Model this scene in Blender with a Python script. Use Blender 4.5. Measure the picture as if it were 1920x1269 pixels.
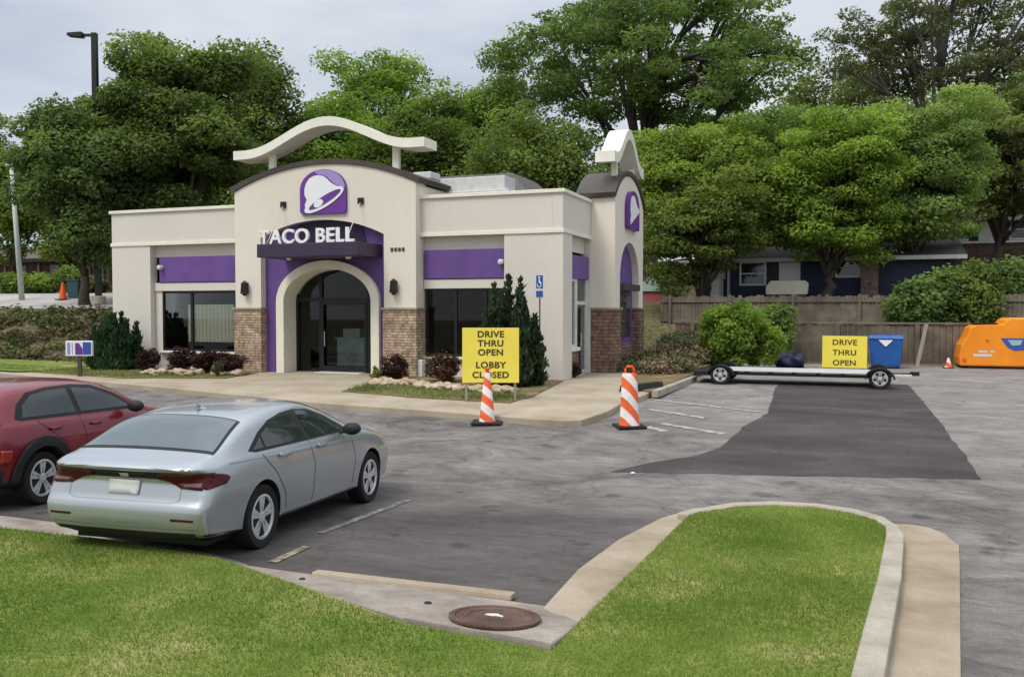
import bpy, bmesh, math, random
import numpy as np
from mathutils import Vector, Matrix
from mathutils.bvhtree import BVHTree
from mathutils.geometry import tessellate_polygon
R = math.radians
random.seed(7); rng = np.random.default_rng(7)
C = bpy.context.scene.collection
SC = bpy.context.scene
for o in list(bpy.data.objects): bpy.data.objects.remove(o)

# ------------------------------------------------------------------ camera
CZ = 2.0; FPX = 1650.0; YAW = R(20.887); PITCH = R(1.961)
cam = bpy.data.objects.new('camera', bpy.data.cameras.new('camera')); C.objects.link(cam)
cam.location = (0, 0, CZ); cam.rotation_euler = (R(90)-PITCH, 0, YAW)
cam.data.sensor_width = 36; cam.data.lens = 36*FPX/1920
cam.data.clip_start = 0.1; cam.data.clip_end = 2000
SC.camera = cam
# ------------------------------------------------------------------ sky and sun
SUN_EL, SUN_AZ = R(56), R(205)      # azimuth clockwise from +Y
W = bpy.data.worlds.new('World'); SC.world = W; W.use_nodes = True
nt = W.node_tree; nt.nodes.clear()
out = nt.nodes.new('ShaderNodeOutputWorld'); bg = nt.nodes.new('ShaderNodeBackground')
sky = nt.nodes.new('ShaderNodeTexSky'); sky.sky_type = 'NISHITA'; sky.sun_disc = False
sky.sun_elevation = SUN_EL; sky.sun_rotation = SUN_AZ
tc = nt.nodes.new('ShaderNodeTexCoord'); mp = nt.nodes.new('ShaderNodeMapping'); mp.inputs['Scale'].default_value = (1, 1, 3.2)
nz = nt.nodes.new('ShaderNodeTexNoise'); nz.inputs['Scale'].default_value = 2.3; nz.inputs['Detail'].default_value = 6; nz.inputs['Roughness'].default_value = .55
rp = nt.nodes.new('ShaderNodeValToRGB'); rp.color_ramp.elements[0].position = .34; rp.color_ramp.elements[1].position = .62
rp.color_ramp.elements[0].color = (4.2, 4.75, 5.7, 1); rp.color_ramp.elements[1].color = (6.7, 6.95, 7.4, 1)
mx = nt.nodes.new('ShaderNodeMixRGB'); mx.inputs[0].default_value = .86
L = nt.links.new
L(tc.outputs['Generated'], mp.inputs[0]); L(mp.outputs[0], nz.inputs['Vector']); L(nz.outputs[0], rp.inputs[0])
L(sky.outputs[0], mx.inputs[1]); L(rp.outputs[0], mx.inputs[2]); sxz = nt.nodes.new('ShaderNodeSeparateXYZ'); L(tc.outputs['Generated'], sxz.inputs[0])
zr = nt.nodes.new('ShaderNodeMapRange'); zr.inputs[1].default_value = .30; zr.inputs[2].default_value = .95; zr.inputs[3].default_value = 1.0; zr.inputs[4].default_value = 2.3; L(sxz.outputs[2], zr.inputs[0])
zm = nt.nodes.new('ShaderNodeVectorMath'); zm.operation = 'SCALE'; L(mx.outputs[0], zm.inputs[0]); L(zr.outputs[0], zm.inputs['Scale'])
L(zm.outputs[0], bg.inputs[0]); L(bg.outputs[0], out.inputs[0])
bg.inputs[1].default_value = .085
sd = bpy.data.lights.new('sun', 'SUN'); sd.energy = 1.45; sd.angle = R(20); sd.color = (1, .95, .87)
sun = bpy.data.objects.new('sun', sd); C.objects.link(sun)
sun.rotation_euler = Vector((-math.sin(SUN_AZ)*math.cos(SUN_EL), -math.cos(SUN_AZ)*math.cos(SUN_EL), -math.sin(SUN_EL))).to_track_quat('-Z', 'Y').to_euler()
SC.view_settings.view_transform = 'Standard'; SC.view_settings.look = 'None'
SC.view_settings.exposure = 0.5; SC.view_settings.gamma = 1.0

_fw = np.array([-math.sin(YAW)*math.cos(PITCH), math.cos(YAW)*math.cos(PITCH), -math.sin(PITCH)])
_rt = np.array([math.cos(YAW), math.sin(YAW), 0]); _up = np.cross(_rt, _fw)
def at(x, y, d):
    "world point at a forward distance d along the sight line of photo pixel x, y"
    return Vector(np.array([0, 0, CZ]) + (_fw + _rt*(x-960)/FPX - _up*(y-634.5)/FPX)*d)
def prof(y):
    "height of the parking lot: a gentle rise from the street to the back"
    return float(np.interp(y, [6.3, 10.8, 18, 28], [-.43, -.56, -.14, 0]))
def sst(a, b, x):
    t = min(1, max(0, (x-a)/(b-a))); return t*t*(3-2*t)
def terrain(x, y):
    h = prof(y)-.07
    left = 1-sst(-24.5, -22.5, x)
    hl = sst(23.2, 28.3, y)*2.0 + min(8, max(0, y-28.3))*.11 + max(0, y-36.3)*.03
    right = sst(-24, -20, x)
    hr = sst(33.5, 36, y)*1.45 + sst(36, 43, y)*1.2 + sst(46, 62, y)*2.6 + sst(60, 140, y)*4
    return h + hl*left + hr*(1-left if x < -20 else 1)

# ------------------------------------------------------------------ materials
def _n(m, t, **k):
    n = m.node_tree.nodes.new(t)
    for a, b in k.items(): setattr(n, a, b)
    return n
def mat(name, col, rough=.7, var=.12, scale=4.0, bump=0.0, bscale=40.0, metal=0.0, spec=.35, coat=0.0, var2=0.0, scale2=.5, streak=0.0):
    m = bpy.data.materials.new(name); m.use_nodes = True; t = m.node_tree; b = t.nodes['Principled BSDF']; l = t.links.new
    b.inputs['Roughness'].default_value = rough; b.inputs['Metallic'].default_value = metal
    b.inputs['Specular IOR Level'].default_value = spec; b.inputs['Coat Weight'].default_value = coat; b.inputs['Coat Roughness'].default_value = .06
    g = _n(m, 'ShaderNodeNewGeometry')
    n1 = _n(m, 'ShaderNodeTexNoise'); n1.inputs['Scale'].default_value = scale; n1.inputs['Detail'].default_value = 6; n1.inputs['Roughness'].default_value = .6
    l(g.outputs['Position'], n1.inputs['Vector'])
    r = _n(m, 'ShaderNodeValToRGB'); r.color_ramp.elements[0].position = .3; r.color_ramp.elements[1].position = .7
    r.color_ramp.elements[0].color = (*[max(0, c*(1-var)) for c in col], 1); r.color_ramp.elements[1].color = (*[c*(1+var) for c in col], 1)
    l(n1.outputs[0], r.inputs[0]); o = r.outputs[0]
    if var2:
        n2 = _n(m, 'ShaderNodeTexNoise'); n2.inputs['Scale'].default_value = scale2; n2.inputs['Detail'].default_value = 4
        l(g.outputs['Position'], n2.inputs['Vector'])
        r2 = _n(m, 'ShaderNodeValToRGB'); r2.color_ramp.elements[0].position = .35; r2.color_ramp.elements[1].position = .65
        r2.color_ramp.elements[0].color = (1-var2,)*3+(1,); r2.color_ramp.elements[1].color = (1+var2,)*3+(1,)
        l(n2.outputs[0], r2.inputs[0]); mm = _n(m, 'ShaderNodeMixRGB', blend_type='MULTIPLY'); mm.inputs[0].default_value = 1
        l(o, mm.inputs[1]); l(r2.outputs[0], mm.inputs[2]); o = mm.outputs[0]
    if streak:                      # rain runs and grime drawn downwards
        ms = _n(m, 'ShaderNodeMapping'); ms.inputs['Scale'].default_value = (5, 5, .22); l(g.outputs['Position'], ms.inputs[0])
        n4 = _n(m, 'ShaderNodeTexNoise'); n4.inputs['Scale'].default_value = 1.0; n4.inputs['Detail'].default_value = 5; l(ms.outputs[0], n4.inputs['Vector'])
        r4 = _n(m, 'ShaderNodeValToRGB'); r4.color_ramp.elements[0].position = .32; r4.color_ramp.elements[1].position = .55
        r4.color_ramp.elements[0].color = (1-streak*1.6, 1-streak*1.8, 1-streak*2.1, 1); r4.color_ramp.elements[1].color = (1, 1, 1, 1); l(n4.outputs[0], r4.inputs[0])
        m4 = _n(m, 'ShaderNodeMixRGB', blend_type='MULTIPLY'); m4.inputs[0].default_value = 1; l(o, m4.inputs[1]); l(r4.outputs[0], m4.inputs[2]); o = m4.outputs[0]
    l(o, b.inputs['Base Color'])
    if bump:
        n3 = _n(m, 'ShaderNodeTexNoise'); n3.inputs['Scale'].default_value = bscale; n3.inputs['Detail'].default_value = 5
        l(g.outputs['Position'], n3.inputs['Vector'])
        bp = _n(m, 'ShaderNodeBump'); bp.inputs['Strength'].default_value = bump; bp.inputs['Distance'].default_value = .02
        l(n3.outputs[0], bp.inputs['Height']); l(bp.outputs[0], b.inputs['Normal'])
    return m
def ramp_mat(name, stops, scale, rough=.9, detail=8, stretch=(1, 1, 1), bump=.4, bscale=90, fine=.25, fscale=120, spec=.2, dist=.01):
    "several colours spread by noise, with fine speckle: asphalt, lawn, soil"
    m = bpy.data.materials.new(name); m.use_nodes = True; t = m.node_tree; b = t.nodes['Principled BSDF']; l = t.links.new
    b.inputs['Roughness'].default_value = rough; b.inputs['Specular IOR Level'].default_value = spec
    g = _n(m, 'ShaderNodeNewGeometry'); mpn = _n(m, 'ShaderNodeMapping'); mpn.inputs['Scale'].default_value = stretch
    l(g.outputs['Position'], mpn.inputs[0])
    n1 = _n(m, 'ShaderNodeTexNoise'); n1.inputs['Scale'].default_value = scale; n1.inputs['Detail'].default_value = detail; n1.inputs['Roughness'].default_value = .62
    l(mpn.outputs[0], n1.inputs['Vector'])
    r = _n(m, 'ShaderNodeValToRGB'); e = r.color_ramp.elements
    while len(e) < len(stops): e.new(.5)
    for k, (p, c) in enumerate(stops): e[k].position = p; e[k].color = (*c, 1)
    l(n1.outputs[0], r.inputs[0])
    n2 = _n(m, 'ShaderNodeTexNoise'); n2.inputs['Scale'].default_value = fscale; n2.inputs['Detail'].default_value = 2
    l(g.outputs['Position'], n2.inputs['Vector'])
    mr = _n(m, 'ShaderNodeMapRange'); mr.inputs[1].default_value = .3; mr.inputs[2].default_value = .7; mr.inputs[3].default_value = 1-fine; mr.inputs[4].default_value = 1+fine
    l(n2.outputs[0], mr.inputs[0]); mm = _n(m, 'ShaderNodeMixRGB', blend_type='MULTIPLY'); mm.inputs[0].default_value = 1
    l(r.outputs[0], mm.inputs[1]); l(mr.outputs[0], mm.inputs[2]); l(mm.outputs[0], b.inputs['Base Color'])
    if bump:
        n3 = _n(m, 'ShaderNodeTexNoise'); n3.inputs['Scale'].default_value = bscale; n3.inputs['Detail'].default_value = 4
        l(g.outputs['Position'], n3.inputs['Vector'])
        bp = _n(m, 'ShaderNodeBump'); bp.inputs['Strength'].default_value = bump; bp.inputs['Distance'].default_value = dist
        l(n3.outputs[0], bp.inputs['Height']); l(bp.outputs[0], b.inputs['Normal'])
    return m
def lot_mat(name):
    "weathered asphalt: seal-coat wear in streaks, older pale areas, cracks and speckle"
    m = bpy.data.materials.new(name); m.use_nodes = True; t = m.node_tree; b = t.nodes['Principled BSDF']; l = t.links.new
    b.inputs['Roughness'].default_value = .88; b.inputs['Specular IOR Level'].default_value = .25
    g = _n(m, 'ShaderNodeNewGeometry')
    def noise(scale, stretch, detail=6, rough=.6, dist=0):
        mpn = _n(m, 'ShaderNodeMapping'); mpn.inputs['Scale'].default_value = stretch; l(g.outputs['Position'], mpn.inputs[0])
        n = _n(m, 'ShaderNodeTexNoise'); n.inputs['Scale'].default_value = scale; n.inputs['Detail'].default_value = detail; n.inputs['Roughness'].default_value = rough; n.inputs['Distortion'].default_value = dist
        l(mpn.outputs[0], n.inputs['Vector']); return n.outputs[0]
    def ramp(o, stops):
        r = _n(m, 'ShaderNodeValToRGB'); e = r.color_ramp.elements
        while len(e) < len(stops): e.new(.5)
        for k, (p, c) in enumerate(stops): e[k].position = p; e[k].color = ((*c, 1) if isinstance(c, tuple) else (c, c, c, 1))
        l(o, r.inputs[0]); return r.outputs[0]
    def mix(f, a, bb, kind='MIX'):
        x = _n(m, 'ShaderNodeMixRGB', blend_type=kind)
        if isinstance(f, float): x.inputs[0].default_value = f
        else: l(f, x.inputs[0])
        l(a, x.inputs[1]); l(bb, x.inputs[2]); return x.outputs[0]
    dark = ramp(noise(.9, (.7, 1.5, 1)), [(.3, (.066, .057, .054)), (.5, (.094, .082, .076)), (.72, (.135, .118, .107))])
    mid = ramp(noise(.85, (.85, 1.25, 1), 9, .70, 1.0), [(.32, (.088, .078, .070)), (.45, (.150, .135, .121)), (.57, (.200, .181, .163)), (.72, (.285, .260, .235))])
    pale = ramp(noise(.8, (.95, 1.2, 1), 9, .70, .8), [(.3, (.158, .142, .127)), (.5, (.225, .205, .185)), (.70, (.305, .280, .254))])
    s = _n(m, 'ShaderNodeSeparateXYZ'); l(g.outputs['Position'], s.inputs[0])
    wob = noise(.35, (1, 1, 1), 5, .65)
    def zone(o, a, bb, k):
        mu = _n(m, 'ShaderNodeMath', operation='MULTIPLY_ADD'); l(wob, mu.inputs[0]); mu.inputs[1].default_value = k; l(o, mu.inputs[2])
        mr = _n(m, 'ShaderNodeMapRange', interpolation_type='SMOOTHSTEP'); l(mu.outputs[0], mr.inputs[0]); mr.inputs[1].default_value = a+k*.5; mr.inputs[2].default_value = bb+k*.5; return mr.outputs[0]
    c = mix(zone(s.outputs[1], 9.6, 12.4, 4.0), dark, mid)
    c = mix(zone(s.outputs[0], .1, 1.5, .6), c, mid)
    xa = _n(m, 'ShaderNodeMath', operation='MULTIPLY_ADD'); l(s.outputs[0], xa.inputs[0]); xa.inputs[1].default_value = .55; l(s.outputs[1], xa.inputs[2])
    c = mix(zone(xa.outputs[0], 13.8, 17.6, 3.5), c, pale)
    ck = _n(m, 'ShaderNodeTexVoronoi', feature='DISTANCE_TO_EDGE'); ck.inputs['Scale'].default_value = .38
    wv = _n(m, 'ShaderNodeMapping'); l(g.outputs['Position'], wv.inputs[0]); nz_ = _n(m, 'ShaderNodeTexNoise'); nz_.inputs['Scale'].default_value = 1.4; nz_.inputs['Detail'].default_value = 4; l(g.outputs['Position'], nz_.inputs['Vector'])
    av = _n(m, 'ShaderNodeVectorMath', operation='ADD'); l(g.outputs['Position'], av.inputs[0]); sc2 = _n(m, 'ShaderNodeVectorMath', operation='SCALE'); sc2.inputs['Scale'].default_value = 1.1; l(nz_.outputs['Color'], sc2.inputs[0]); l(sc2.outputs[0], av.inputs[1]); l(av.outputs[0], ck.inputs['Vector'])
    c = mix(1.0, c, ramp(ck.outputs['Distance'], [(0, .80), (.006, .86), (.016, 1.0)]), 'MULTIPLY')
    c = mix(1.0, c, ramp(noise(48, (1, 1, 1), 3, .7), [(.3, .74), (.7, 1.26)]), 'MULTIPLY')
    c = mix(1.0, c, ramp(noise(7, (.6, 1.35, 1), 5), [(.3, .85), (.7, 1.13)]), 'MULTIPLY')
    c = mix(1.0, c, ramp(noise(2.6, (.18, 2.2, 1), 6, .7), [(.34, .88), (.5, 1.0), (.66, 1.0), (.74, 1.18)]), 'MULTIPLY')
    c = mix(1.0, c, ramp(noise(1.7, (1, 1, 1), 3, .5), [(.0, .55), (.30, .62), (.36, 1.0)]), 'MULTIPLY')
    l(c, b.inputs['Base Color'])
    n3 = _n(m, 'ShaderNodeTexNoise'); n3.inputs['Scale'].default_value = 90; l(g.outputs['Position'], n3.inputs['Vector'])
    bp_ = _n(m, 'ShaderNodeBump'); bp_.inputs['Strength'].default_value = .4; bp_.inputs['Distance'].default_value = .01; l(n3.outputs[0], bp_.inputs['Height']); l(bp_.outputs[0], b.inputs['Normal'])
    return m
def brick_mat(name, c1, c2, mortar, bw, bh, bump=.6, msize=.012, rough=.85):
    m = bpy.data.materials.new(name); m.use_nodes = True; t = m.node_tree; b = t.nodes['Principled BSDF']; l = t.links.new
    b.inputs['Roughness'].default_value = rough; b.inputs['Specular IOR Level'].default_value = .2
    g = _n(m, 'ShaderNodeNewGeometry'); s = _n(m, 'ShaderNodeSeparateXYZ'); l(g.outputs['Position'], s.inputs[0])
    a = _n(m, 'ShaderNodeMath', operation='ADD'); l(s.outputs[0], a.inputs[0]); l(s.outputs[1], a.inputs[1])
    c = _n(m, 'ShaderNodeCombineXYZ'); l(a.outputs[0], c.inputs[0]); l(s.outputs[2], c.inputs[1])
    k = _n(m, 'ShaderNodeTexBrick'); k.inputs['Scale'].default_value = 1; k.inputs['Brick Width'].default_value = bw; k.inputs['Row Height'].default_value = bh
    k.inputs['Mortar Size'].default_value = msize; k.inputs['Color1'].default_value = (*c1, 1); k.inputs['Color2'].default_value = (*c2, 1); k.inputs['Mortar'].default_value = (*mortar, 1)
    k.offset_frequency = 2; k.squash = .6; k.squash_frequency = 3
    l(c.outputs[0], k.inputs['Vector'])
    n1 = _n(m, 'ShaderNodeTexNoise'); n1.inputs['Scale'].default_value = 6; n1.inputs['Detail'].default_value = 6; l(g.outputs['Position'], n1.inputs['Vector'])
    mr = _n(m, 'ShaderNodeMapRange'); mr.inputs[1].default_value = .3; mr.inputs[2].default_value = .7; mr.inputs[3].default_value = .6; mr.inputs[4].default_value = 1.35
    l(n1.outputs[0], mr.inputs[0]); mm = _n(m, 'ShaderNodeMixRGB', blend_type='MULTIPLY'); mm.inputs[0].default_value = 1
    l(k.outputs[0], mm.inputs[1]); l(mr.outputs[0], mm.inputs[2]); l(mm.outputs[0], b.inputs['Base Color'])
    bp = _n(m, 'ShaderNodeBump'); bp.inputs['Strength'].default_value = bump; bp.inputs['Distance'].default_value = .03; bp.invert = True
    l(k.outputs['Fac'], bp.inputs['Height']); l(bp.outputs[0], b.inputs['Normal'])
    return m
def stripe_mat(name, c1, c2, vec, freq, rough=.5, soft=.04):
    "two colours in bands along a direction of the object's own space"
    m = bpy.data.materials.new(name); m.use_nodes = True; t = m.node_tree; b = t.nodes['Principled BSDF']; l = t.links.new
    b.inputs['Roughness'].default_value = rough; b.inputs['Specular IOR Level'].default_value = .3
    tcn = _n(m, 'ShaderNodeTexCoord'); d = _n(m, 'ShaderNodeVectorMath', operation='DOT_PRODUCT'); d.inputs[1].default_value = vec
    l(tcn.outputs['Object'], d.inputs[0]); mu = _n(m, 'ShaderNodeMath', operation='MULTIPLY'); mu.inputs[1].default_value = freq; l(d.outputs['Value'], mu.inputs[0])
    fr = _n(m, 'ShaderNodeMath', operation='FRACT'); l(mu.outputs[0], fr.inputs[0])
    r = _n(m, 'ShaderNodeValToRGB'); e = r.color_ramp.elements
    e[0].position = .5-soft; e[0].color = (*c1, 1); e[1].position = .5+soft; e[1].color = (*c2, 1)
    l(fr.outputs[0], r.inputs[0])
    n1 = _n(m, 'ShaderNodeTexNoise'); n1.inputs['Scale'].default_value = 9; n1.inputs['Detail'].default_value = 6; l(tcn.outputs['Object'], n1.inputs['Vector'])
    mr = _n(m, 'ShaderNodeMapRange'); mr.inputs[1].default_value = .3; mr.inputs[2].default_value = .7; mr.inputs[3].default_value = .8; mr.inputs[4].default_value = 1.08
    l(n1.outputs[0], mr.inputs[0]); mm = _n(m, 'ShaderNodeMixRGB', blend_type='MULTIPLY'); mm.inputs[0].default_value = 1
    l(r.outputs[0], mm.inputs[1]); l(mr.outputs[0], mm.inputs[2]); l(mm.outputs[0], b.inputs['Base Color'])
    return m
def glass_mat(name, tint, refl=.5):
    m = bpy.data.materials.new(name); m.use_nodes = True; t = m.node_tree; t.nodes.clear(); l = t.links.new
    o = _n(m, 'ShaderNodeOutputMaterial'); tr = _n(m, 'ShaderNodeBsdfTransparent'); tr.inputs[0].default_value = (*tint, 1)
    gl = _n(m, 'ShaderNodeBsdfGlossy'); gl.inputs[0].default_value = (.9, .92, .95, 1); gl.inputs['Roughness'].default_value = .02
    fr = _n(m, 'ShaderNodeFresnel'); fr.inputs[0].default_value = 1.5
    mu = _n(m, 'ShaderNodeMath', operation='MULTIPLY'); mu.inputs[1].default_value = refl; l(fr.outputs[0], mu.inputs[0])
    x = _n(m, 'ShaderNodeMixShader'); l(mu.outputs[0], x.inputs[0]); l(tr.outputs[0], x.inputs[1]); l(gl.outputs[0], x.inputs[2]); l(x.outputs[0], o.inputs[0])
    return m
def leaf_mat(name, dark, light, trans=.35, brown=None):
    m = bpy.data.materials.new(name); m.use_nodes = True; t = m.node_tree; t.nodes.clear(); l = t.links.new
    o = _n(m, 'ShaderNodeOutputMaterial'); a = _n(m, 'ShaderNodeAttribute', attribute_name='tint')
    r = _n(m, 'ShaderNodeValToRGB'); e = r.color_ramp.elements; e[0].color = (*dark, 1); e[1].color = (*light, 1)
    if brown: x = e.new(.985); x.color = (*light, 1); e[-1].position = 1; e[-1].color = (*brown, 1)
    l(a.outputs['Fac'], r.inputs[0])
    oi = _n(m, 'ShaderNodeObjectInfo'); hs = _n(m, 'ShaderNodeHueSaturation'); l(r.outputs[0], hs.inputs['Color'])     # every plant its own shade
    for sock, lo_, hi_ in (('Hue', .478, .515), ('Saturation', .80, 1.05), ('Value', .88, 1.18)):
        q_ = _n(m, 'ShaderNodeMath', operation='MULTIPLY'); q_.inputs[1].default_value = {'Hue': 1, 'Saturation': 7.3, 'Value': 3.7}[sock]; l(oi.outputs['Random'], q_.inputs[0])
        f_ = _n(m, 'ShaderNodeMath', operation='FRACT'); l(q_.outputs[0], f_.inputs[0])
        k_ = _n(m, 'ShaderNodeMapRange'); k_.inputs[3].default_value = lo_; k_.inputs[4].default_value = hi_; l(f_.outputs[0], k_.inputs[0]); l(k_.outputs[0], hs.inputs[sock])
    r = hs
    d = _n(m, 'ShaderNodeBsdfPrincipled'); d.inputs['Roughness'].default_value = .65; d.inputs['Specular IOR Level'].default_value = .25
    tl = _n(m, 'ShaderNodeBsdfTranslucent'); mm = _n(m, 'ShaderNodeMixRGB', blend_type='MULTIPLY'); mm.inputs[0].default_value = 1; mm.inputs[2].default_value = (1.1, 1.25, .55, 1)
    l(r.outputs[0], d.inputs['Base Color']); l(r.outputs[0], mm.inputs[1]); l(mm.outputs[0], tl.inputs[0])
    s = _n(m, 'ShaderNodeMixShader'); s.inputs[0].default_value = trans
    l(d.outputs[0], s.inputs[1]); l(tl.outputs[0], s.inputs[2]); l(s.outputs[0], o.inputs[0])
    return m

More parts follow.
